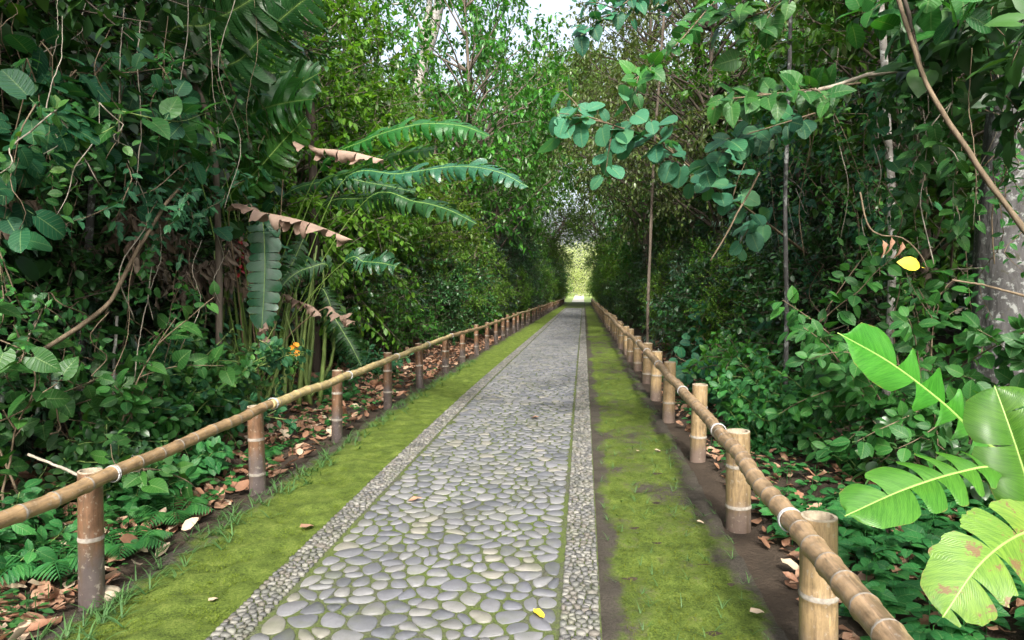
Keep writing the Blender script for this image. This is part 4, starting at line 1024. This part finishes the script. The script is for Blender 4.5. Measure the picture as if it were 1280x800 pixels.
def branch(name, label, px, Y, r, lspec, lmat, subs=7, sublen=.4, smat=None):
    """a leafy branch reaching out of the wood"""
    main = smooth_path([P(a, b, y) for (a, b), y in zip(px, Y)], 16); st = [(main, 1.0)]
    for i in range(subs):
        j = int(rs.integers(3, 16)); d = nrm(main[min(j+1, 16)]-main[j-1]); e = nrm(d*.6+rvec(1)[0]*.8+LR*.15); L = sublen*rs.uniform(.5, 1.1)
        st.append((np.array([main[j], main[j]+e*L*.5, main[j]+e*L-UP*.05]), .5))
    return plant(name, label, 'branch', main[0], st, lspec, lmat, smat or M['liana'], r)
branch('leafy_branch', 'overhanging branch with big drooping teal leaves, some brown edged, reaching over the right verge', [(1010,318),(935,262),(880,225),(840,190),(790,165),(735,150),(700,165)], (8.2,6.7,6.3,6.0,5.8,5.6,5.5), .016, SH(.085, (.16, .27), T_ROUND, A_(-.3,-.75,.5), droop=.7, start=.35), M['lf_tealpale'], 12, .5)
branch('leafy_branch', 'leafy branch end with broad pale green leaves in a tight whorl', [(1075,104),(1010,112),(960,118),(925,122),(898,125)], (6.6,5.3,5.1,5.0,4.9), .012, SH(.05, (.15, .23), T_HEART, A_(-.3,-.75,.5), droop=.35, start=.45), M['lf_heart'], 2, .2)
branch('leafy_branch', 'small leafy twig high over the verge above the teal branch', [(915,-25),(860,40),(830,70),(805,90),(785,105)], (7.4,6.3,6.1,6.0,5.9), .01, SH(.07, (.12, .2), T_HEART, A_(-.3,-.75,.5), droop=.4, start=.3), M['lf_green'], 4, .3)
branch('leafy_branch', 'pale green leafy spray at the very top beside the slanting liana', [(1010,-20),(975,5),(940,20),(905,30)], (5.0,4.9,4.9,4.8), .01, SH(.06, (.13, .22), T_HEART, A_(-.3,-.75,.5), droop=.4, start=.2), M['lf_heart'], 5, .3)
branch('leafy_branch', 'dark twig of hanging leaves below the pale whorl', [(1030,138),(960,160),(930,170),(905,190),(888,205)], (7.0,5.7,5.5,5.4,5.3), .01, SH(.08, (.16, .26), T_ROUND, A_(-.3,-.75,.5), droop=.8, start=.3), M['lf_teal'], 3, .25)
branch('leafy_branch', 'twig of pale leaves hanging from above into the sky gap', [(860,-50),(800,-10),(760,20),(735,40)], (6.8,6.6,6.5,6.4), .01, SH(.07, (.12, .2), T_HEART, A_(-.3,-.75,.5), droop=.5, start=.1), M['lf_teal'], 7, .4)

# trunks on the right
tb = G(3.45, 6.0)
t = thing('lichened_tree', 'thick grey tree trunk patched with pale lichen, standing among dark shrubs', 'tree', tb)
g = Geo(); path_ = smooth_path([A_(.03, 0, -.3), A_(0, 0, .8), A_(-.02, .02, 2.0), A_(.05, .05, 3.4), A_(.2, .2, 6.5)], 40)
th = np.linspace(0, 2*PI, 28, endpoint=False); V = []
for i, c in enumerate(path_):
    z = c[2]; r = .225+.12*math.exp(-max(z, 0)*2.2)-.012*z
    rr = r*(1+.05*np.sin(3*th+z*.6)+.03*np.sin(7*th-z*1.1)+.02*np.sin(11*th+2*z)+.09*np.exp(-max(z, 0)*1.5)*np.sin(5*th))
    V.append(np.stack([c[0]+rr*np.cos(th), c[1]+rr*np.sin(th), np.full(28, z)], -1))
ii = np.arange(40)[:, None]*28; j = np.arange(28)[None]; k = (j+1) % 28
g.add(np.concatenate(V), [np.stack([ii+j, ii+k, ii+28+k, ii+28+j], -1).reshape(-1, 4)])
g.build('trunk', M['lichen'], t)
g = Geo(); C = rs.normal(size=(60, 3))*A_(1.3, 1.3, .9)+A_(.2, .2, 6.6)
B, D, L = twigs_from(C, np.full(60, .8), 10, A_(.2, .2, 5.8)); leaves_from_twigs(g, B, D, L, 14, (.1, .17), T_SMALL, UP, .3); g.build('crown', M['lf_dark'], t)

def slim(name, label, px, Y, r, mat, group=None, cat='tree'):
    pts = [P(a, b, y) for (a, b), y in zip(px, Y)]
    pts = pts+[G(pts[-1][0], pts[-1][1])-UP*.1]
    return vine(name, label, cat, pts, r*.8, r, mat, group, 8, 24, .006)
slim('sapling', 'thin pale mottled sapling trunk behind the teal round leaved shrub', [(990,-60),(986,120),(983,250),(984,400)], (7.2,7.1,7.0,7.0), .024, M['lichen'])
slim('sapling', 'straight pale thin trunk rising past the tangled grey branch', [(1098,-40),(1104,60),(1108,150),(1112,260),(1110,380)], (6.6,6.5,6.5,6.4,6.4), .038, M['barkpale'])
slim('sapling', 'slim dark trunk with pale specks behind the heart leaved shrub', [(118,180),(112,300),(104,380),(102,440)], (5.0,5.0,5.0,5.0), .035, M['lichen'])
slim('sapling', 'thin whitish stick standing by the small leaved bush', [(146,395),(145,430),(143,460)], (4.9,4.9,4.9), .014, M['barkpale'])
slim('sapling', 'thin grey trunk seen far back over the tan posts', [(834,-30),(822,120),(815,240),(812,320),(810,380)], (15,15,15,15,15), .035, M['bark'])
slim('sapling', 'dark slim trunk rising behind the heliconia clump', [(388,-60),(384,60),(390,200)], (11,11,11), .09, M['barkdark'])
slim('sapling', 'dark leaning stem behind the big teal leaves at the top', [(150,-40),(200,60),(262,170)], (6.5,6.4,6.3), .035, M['bark'])

vine('slanting_liana', 'long brown liana slanting down in front of the lichened trunk', 'liana', [P(a, b, y) for a, b, y in ((1120,-10,4.6),(1140,50,4.5),(1165,110,4.4),(1205,175,4.3),(1240,230,4.2),(1290,300,4.1))], .012, .017, M['liana'], jit=.006)
vine('slanting_liana', 'short dark twin liana joining the long slanting one', 'liana', [P(a, b, y) for a, b, y in ((1128,-10,4.6),(1140,40,4.55),(1152,95,4.45))], .012, .013, M['barkdark'], jit=.004)
vine('dead_branch', 'bare stick leaning among the small leaves under the teal branch', 'branch', [P(a, b, 5.6) for a, b in ((950,215),(932,248),(912,285),(888,326))], .008, .006, M['liana'], jit=.004)
vine('dead_branch', 'grey branch lying level through the tangle across the pale thin trunk', 'branch', [P(a, b, 5.4) for a, b in ((940,118),(990,116),(1040,104),(1080,90),(1128,84),(1190,76))], .012, .022, M['lianapale'], jit=.008)
vine('dead_branch', 'bare forked twig crossing in front of the lichened trunk', 'branch', [P(a, b, 4.4) for a, b in ((1190,350),(1225,356),(1255,365),(1300,376))], .006, .009, M['liana'], jit=.004)
vine('dead_branch', 'slanting brown branch rising through the heart leaved shrubs', 'branch', [W(a, b, -3.25) for a, b in ((40,446),(90,412),(135,372),(165,315),(200,262),(225,235))], .016, .013, M['liana'], jit=.008)
vine('dead_branch', 'pale broken stick poking out beside the first thin fence post', 'branch', [P(a, b, 3.6) for a, b in ((35,568),(70,582),(98,594))], .008, .009, M['lianapale'], jit=.003)
vine('dead_branch', 'dry straight twig among dark stems beside the heart leaves', 'branch', [W(a, b, -3.4) for a, b in ((-10,475),(30,430),(45,400))], .006, .007, M['lianapale'], jit=.003)
for side, lab, arr, x0 in (('left', 'thin pale string of liana hanging in the shaded wood edge on the left side', [(24,-5,120),(10,-5,60),(72,-5,70),(88,10,90),(78,20,150),(110,-5,140),(140,30,200),(155,10,180),(178,-5,240),(210,20,210),(235,-5,160),(262,30,190),(295,-5,260),(300,40,150),(318,0,180),(100,150,340),(60,170,300),(160,200,400),(175,300,470),(190,330,480),(215,300,430),(240,290,420),(228,320,440),(252,300,410),(136,390,470),(270,290,380),(200,280,400)], -3.3),
                           ('right', 'thin pale string of liana hanging in the tangle on the right side', [(1030,150,330),(1048,60,300),(1062,140,260),(1080,160,240),(1092,180,320),(1120,90,300),(1126,120,290),(1145,90,330),(1010,120,320),(1000,190,370),(960,170,400),(1066,230,430),(1150,180,420),(1180,120,300),(1215,60,250),(1245,80,280),(1262,100,330),(1276,40,240),(935,130,330),(910,150,300),(945,300,420),(1030,330,440),(1010,20,200),(972,60,260),(1070,40,180),(900,260,390),(870,240,360)], 2.6)):
    for (a, t0, t1) in arr:
        x = x0+rs.uniform(-.35, .35); d = rs.normal()*16; k = rs.normal()*10
        vine('thin_liana', lab, 'liana', [W(a, t0, x), W(a+d*.3+k, t0+(t1-t0)*.35, x), W(a+d*.6-k, t0+(t1-t0)*.7, x), W(a+d, t1, x)], rs.uniform(.002, .004), rs.uniform(.002, .005), M['lianapale'] if rs.random() < .45 else M['liana'], 'thin lianas of the '+side+' wood edge', 5, 26, .006)
# looping twigs
for i in range(46):
    a, b = rs.uniform(800, 1180), rs.uniform(90, 440); x = 2.7+rs.uniform(-.3, .5); dx, dy = rs.uniform(-70, 70), rs.uniform(-60, 60)
    vine('tangled_twig', 'bare thin twig in the tangle behind the overhanging teal branch and grey branch', 'twig', [W(a, b, x), W(a+dx*.5+rs.normal()*15, b+dy*.5+rs.normal()*12, x), W(a+dx, b+dy, x)], .004, .006, M['lianapale'] if i % 2 else M['liana'], 'bare twigs in the tangle', 5, 14, .008)
for i in range(18):
    a, b = rs.uniform(-10, 330), rs.uniform(320, 560); x = -3.5+rs.uniform(-.3, .3); dx, dy = rs.uniform(-50, 50), rs.uniform(-60, 60)
    vine('tangled_twig', 'bare brown twig in the dark under the heart leaved shrubs', 'twig', [W(a, b, x), W(a+dx*.5+rs.normal()*12, b+dy*.5+rs.normal()*12, x), W(a+dx, b+dy, x)], .004, .006, M['liana'], 'bare twigs under the shrubs', 5, 14, .008)

# pale trunk high on the left, forked, with open crown
ft = G(-7.2, 29); t = thing('forked_tree', 'tall pale forked tree standing against the bright sky gap', 'tree', ft)
g = Geo(); q = [P(a, b, 29)-ft for a, b in ((522,135),(530,80),(545,25),(556,-40))]
tube(g, smooth_path([A_(0, 0, -.3), A_(.2, 0, 3.5), q[0], q[1], q[2], q[3]], 30), np.linspace(.42, .2, 31), 10)
q2 = [P(a, b, 29)-ft for a, b in ((530,80),(531,40),(538,-5),(540,-50))]; tube(g, smooth_path(q2, 10), np.linspace(.18, .1, 11), 8)
q3 = [P(a, b, 29)-ft for a, b in ((535,55),(510,8),(490,6)) ]; tube(g, smooth_path(q3, 8), np.linspace(.1, .04, 9), 6)
g.build('trunk', M['barkpale'], t)
g = Geo(); C = rs.normal(size=(50, 3))*A_(2.2, 2, 1.6)+(P(545, -70, 29)-ft); B, D, L = twigs_from(C, np.full(50, 1.1), 9, P(545, -20, 29)-ft); leaves_from_twigs(g, B, D, L, 12, (.14, .22), T_SMALL, UP, .3); g.build('crown', M['lf_mid'], t)

# yellow leaf and dead leaves caught in the shrub
def single_leaf(name, label, pos, T, N, size, tm, mat, wid=1.0):
    g = Geo(); put_leaves(g, tm, A_(0, 0, 0)[None], np.asarray(T, float)[None], np.asarray(N, float)[None], [size], [wid])
    o = g.build(name, mat); o.location = tuple(float(a) for a in pos); return tag(o, label, 'leaf')
single_leaf('yellow_leaf', 'bright yellow leaf caught in the shrub before the lichened trunk', P(1150, 333, 4.9), (-1, -.2, .28), (.15, -.9, .35), .15, T_OVAL, M['yellow'], 1.1)
vine('dead_branch', 'thin drooping twig from which the dead brown leaves hang', 'twig', [P(a, b, 4.92) for a, b in ((1160,338),(1150,318),(1128,298),(1100,294),(1085,280),(1075,240))], .004, .006, M['liana'], jit=.002)
for a, b, r_ in ((1103,300,.2), (1114,296,-.05), (1128,302,-.25)):
    single_leaf('hanging_dead_leaf', 'curled dead brown leaf hanging above the yellow leaf', P(a, b, 4.9), (r_, -.1, -1), (.5, -1, .1), .12, T_DEAD, M['litter'])['group'] = 'dead leaves above the yellow leaf'

# ------------------------------------------------------------------ litter, ground cover, grass
def on_lump(x, y): return gz(y)-.06+lump(x, y)
def scatter(n, x0, x1, y0, y1, bias=1.6):
    y = y0+(y1-y0)*rs.random(n)**bias; x = rs.uniform(x0, x1, n); return x, y
def litter(name, label, n, x0, x1, y0, y1, size, mat):
    x, y = scatter(n, x0, x1, y0, y1); g = Geo()
    pos = np.stack([x, y, on_lump(x, y)+rs.uniform(.008, .05, n)], -1)
    az = rs.uniform(0, 2*PI, n); T = np.stack([np.cos(az), np.sin(az), rs.normal(size=n)*.2], -1); N = nrm(UP+rs.normal(size=(n, 3))*.35)
    put_leaves(g, T_DRY, pos, T, N, rs.uniform(*size, n), rs.uniform(.8, 1.3, n))
    tag(g.build(name, mat), label, 'leaf litter', kind='stuff')
litter('fallen_leaves', 'brown fallen leaves lying thick behind the thin post fence', 4200, -4.6, -2.55, 2.2, 22, (.07, .16), M['litter'])
litter('fallen_leaves', 'brown fallen leaves lying behind the thick post fence', 3600, 1.1, 3.4, 2.0, 20, (.06, .13), M['litter'])
litter('fallen_leaves', 'few pale fallen leaves in the litter along the thin post fence', 110, -3.3, -2.5, 2.6, 9, (.09, .18), M['paleleaf'])

def cover(name, label, n, x0, x1, y0, y1, size, tm, mat, hh, k, light, cat='ground cover'):
    x, y = scatter(n, x0, x1, y0, y1, 1.4); g = Geo()
    b = np.stack([x, y, on_lump(x, y)], -1); pos = np.repeat(b, k, 0); m = n*k
    az = rs.uniform(0, 2*PI, m); T = np.stack([np.cos(az), np.sin(az), rs.uniform(-.2, .35, m)], -1)
    pos = pos+UP*np.repeat(rs.uniform(*hh, n), k)[:, None]*rs.uniform(.4, 1, m)[:, None]+T*rs.uniform(.02, .07, m)[:, None]
    put_leaves(g, tm, pos, T, nrm(UP+np.asarray(light)*.4+rs.normal(size=(m, 3))*.3), rs.uniform(*size, m))
    for p in b: tube(g, [p-UP*.01, p+UP*rs.uniform(*hh)], .0025, 3, 0, False)
    tag(g.build(name, mat), label, cat, kind='stuff')
cover('ground_cover', 'low heart leaved ground cover under the banana plant', 420, 1.25, 2.9, 1.9, 5.0, (.055, .105), T_HEART, M['lf_ground'], (.06, .2), 7, LR)
cover('ground_cover', 'sparse low ground cover on the litter behind the thick posts', 130, 1.2, 2.3, 4.6, 12, (.05, .09), T_OVAL, M['lf_ground'], (.05, .16), 8, LR)
cover('ground_cover', 'ferny low ground cover along the low end of the thin post fence', 260, -3.6, -2.62, 2.2, 4.4, (.03, .06), T_SMALL, M['lf_dark'], (.03, .16), 9, LL)
cover('ground_cover', 'scattered small herbs in the litter behind the thin posts', 120, -3.5, -2.6, 3.2, 12, (.04, .08), T_OVAL, M['lf_ground'], (.05, .18), 8, LL)
def fern(label, pos, s):
    r = thing('fern', label, 'fern', pos); g = Geo()
    for i in range(7):
        az = i*.9+rs.uniform(-.3, .3); e = A_(math.cos(az), math.sin(az), 0); q = smooth_path([A_(0, 0, 0), e*s*.5+UP*s*.5, e*s+UP*s*.35], 16)
        T = nrm(np.gradient(q, axis=0)); S = np.cross(T, UP)
        for sg in (-1, 1):
            put_leaves(g, T_LANCE, q[2:], sg*S[2:]+T[2:]*.4-UP*.2, np.tile(UP, (15, 1)), s*.42*np.sin(np.linspace(.5, PI-.1, 15)))
        tube(g, q, .003, 4, 0, False)
    g.build('frond', M['lf_ground'], r); return r
for px, py, x, s, lab in ((215,655,-2.75,.28,'small fern right behind the rail near the first thin post'), (160,700,-2.7,.25,'small fern beside the first thin post'), (60,690,-2.9,.3,'fern at the low end of the thin post fence'), (330,570,-2.9,.2,'tiny fern by the second thin post')):
    p = W(px, py, x); fern(lab, (p[0], p[1], float(on_lump(p[0], p[1]))), s)

def grass(name, label, n, x0, x1, y0, y1, hh, mat, k=4, norm=False, bias=1.8, wid=1.0, xw=None):
    x, y = scatter(n, x0, x1, y0, y1, bias)
    if norm: x = x0+(x1-x0)*np.clip(.5+rs.normal(size=n)*.2, 0, 1)
    g = Geo(); b = np.repeat(np.stack([x, y, gz(y)-.03], -1), k, 0); m = n*k
    az = rs.uniform(0, 2*PI, m); T = nrm(np.stack([np.cos(az)*.7, np.sin(az)*.7, rs.uniform(.5, 1.3, m)], -1))
    put_leaves(g, T_BLADE, b, T, np.stack([-np.cos(az), -np.sin(az), np.ones(m)], -1), rs.uniform(*hh, m), np.full(m, wid))
    tag(g.build(name, mat), label, 'grass', kind='stuff')
grass('grass', 'thin grass tufts along the soil edge of the brighter moss verge', 420, -2.5, -2.08, 2.2, 14, (.05, .14), M['grass'], 6, True, wid=.9)
grass('grass', 'thin sparse grass on the moss verge by the thick posts', 320, .12, .95, 2.0, 14, (.03, .09), M['grass'], 5, wid=.8)
grass('grass', 'fine tufts standing out of the brighter moss verge', 9000, -2.25, -1.68, 2.2, 16, (.008, .022), M['mossblade'], 4, wid=2.2)
grass('grass', 'fine tufts standing out of the moss verge by the thick posts', 6000, .2, .75, 2.0, 16, (.008, .02), M['mossblade'], 4, wid=2.2)

# leaves that lie alone on the path and the moss
for px, py, s, lab, mt in ((680,775,.075,'small yellow leaf on the cobbles near the pebble border','yellow'), (663,522,.12,'dry brown leaf lying on the cobbles halfway along','litter'), (510,628,.10,'brown leaf on the moss just above the path border','litter'), (392,655,.11,'curled brown leaf on the moss beside the pebble border','litter'), (272,745,.06,'small pale leaf on the moss low down','paleleaf'), (826,562,.06,'pale leaf on the moss between the path and third thick post','paleleaf'), (955,762,.09,'tan leaf on the soil near the first thick post','paleleaf'), (880,652,.05,'small pale leaf on the soil beside the second thick post','paleleaf'), (800,562,.045,'tiny pale leaf in the middle of the right moss verge','paleleaf'), (1000,712,.13,'grey green dead leaf on the soil at the first thick post','paleleaf'), (140,708,.2,'large tan dead leaf against the first thin post','paleleaf')):
    v = RC @ np.array([px-640, 400-py, -F]); k = (1.6+.01)/-v[2]; p = A_(0, 0, CAM_H)+v*k; p[2] = float(gz(p[1]))+(.001 if -1.67 < p[0] < .09 else -.02)
    az = rs.uniform(0, 6.28); o = single_leaf('fallen_leaf', lab, p, (math.cos(az), math.sin(az), -.04), (.05, -.05, 1), s, T_DRY, M[mt], 1.2)
    o['category'] = 'leaf'
v = RC @ np.array([132-640, 400-744, -F]); p = A_(0, 0, CAM_H)+v*(1.62/-v[2])
bm_ = Geo(); th = np.linspace(0, 2*PI, 12, endpoint=False); Vs = []
for rr, z in ((.055, -.02), (.065, .01), (.05, .035), (.02, .045)):
    Vs.append(np.stack([rr*np.cos(th)*(1.2+.12*np.sin(3*th)), rr*np.sin(th)*(.9+.1*np.cos(2*th)), np.full(12, z)], -1))
ii = np.arange(3)[:, None]*12; j = np.arange(12)[None]; k = (j+1) % 12
bm_.add(np.concatenate(Vs), [np.stack([ii+j, ii+k, ii+12+k, ii+12+j], -1).reshape(-1, 4), (np.arange(12)+36)[None]])
o = bm_.build('stone', M['cut']); o.location = tuple(p); tag(o, 'pale stone lying at the foot of the first thin fence post', 'stone')
# a kind that no spot used is not part of the place
for r, used in protos.values():
    if not used:
        for ch in list(r.children): bpy.data.objects.remove(ch)
        bpy.data.objects.remove(r)

# ------------------------------------------------------------------ light
w = bpy.data.worlds.new('World'); scene.world = w; w.use_nodes = True
nt = w.node_tree; bg = nt.nodes['Background']
SUN_EL, SUN_AZ = math.radians(43), math.radians(172)      # azimuth measured from +Y towards +X
sky = nt.nodes.new('ShaderNodeTexSky'); sky.sky_type = 'NISHITA'; sky.sun_disc = False
sky.sun_elevation = SUN_EL; sky.sun_rotation = SUN_AZ; sky.air_density = 1.0; sky.dust_density = 6.0; sky.ozone_density = 1.0
hs = nt.nodes.new('ShaderNodeHueSaturation'); hs.inputs['Saturation'].default_value = .55
nt.links.new(sky.outputs[0], hs.inputs['Color']); nt.links.new(hs.outputs[0], bg.inputs[0]); bg.inputs[1].default_value = .15
sd = bpy.data.lights.new('sun', 'SUN'); sd.energy = 1.7; sd.angle = math.radians(5); sd.color = (1, .96, .88)
so = bpy.data.objects.new('sun', sd); col.objects.link(so)
dirv = Vector((math.sin(SUN_AZ)*math.cos(SUN_EL), math.cos(SUN_AZ)*math.cos(SUN_EL), math.sin(SUN_EL)))
so.rotation_euler = dirv.to_track_quat('Z', 'Y').to_euler(); so.location = (0, 0, 30)

vs = scene.view_settings; vs.view_transform = 'Standard'; vs.look = 'None'; vs.exposure = 1.7; vs.gamma = 1; vs.use_curve_mapping = False
cy = scene.cycles
cy.max_bounces = 6; cy.diffuse_bounces = 3; cy.glossy_bounces = 2; cy.transmission_bounces = 4; cy.transparent_max_bounces = 4
cy.caustics_reflective = False; cy.caustics_refractive = False; cy.sample_clamp_indirect = 6
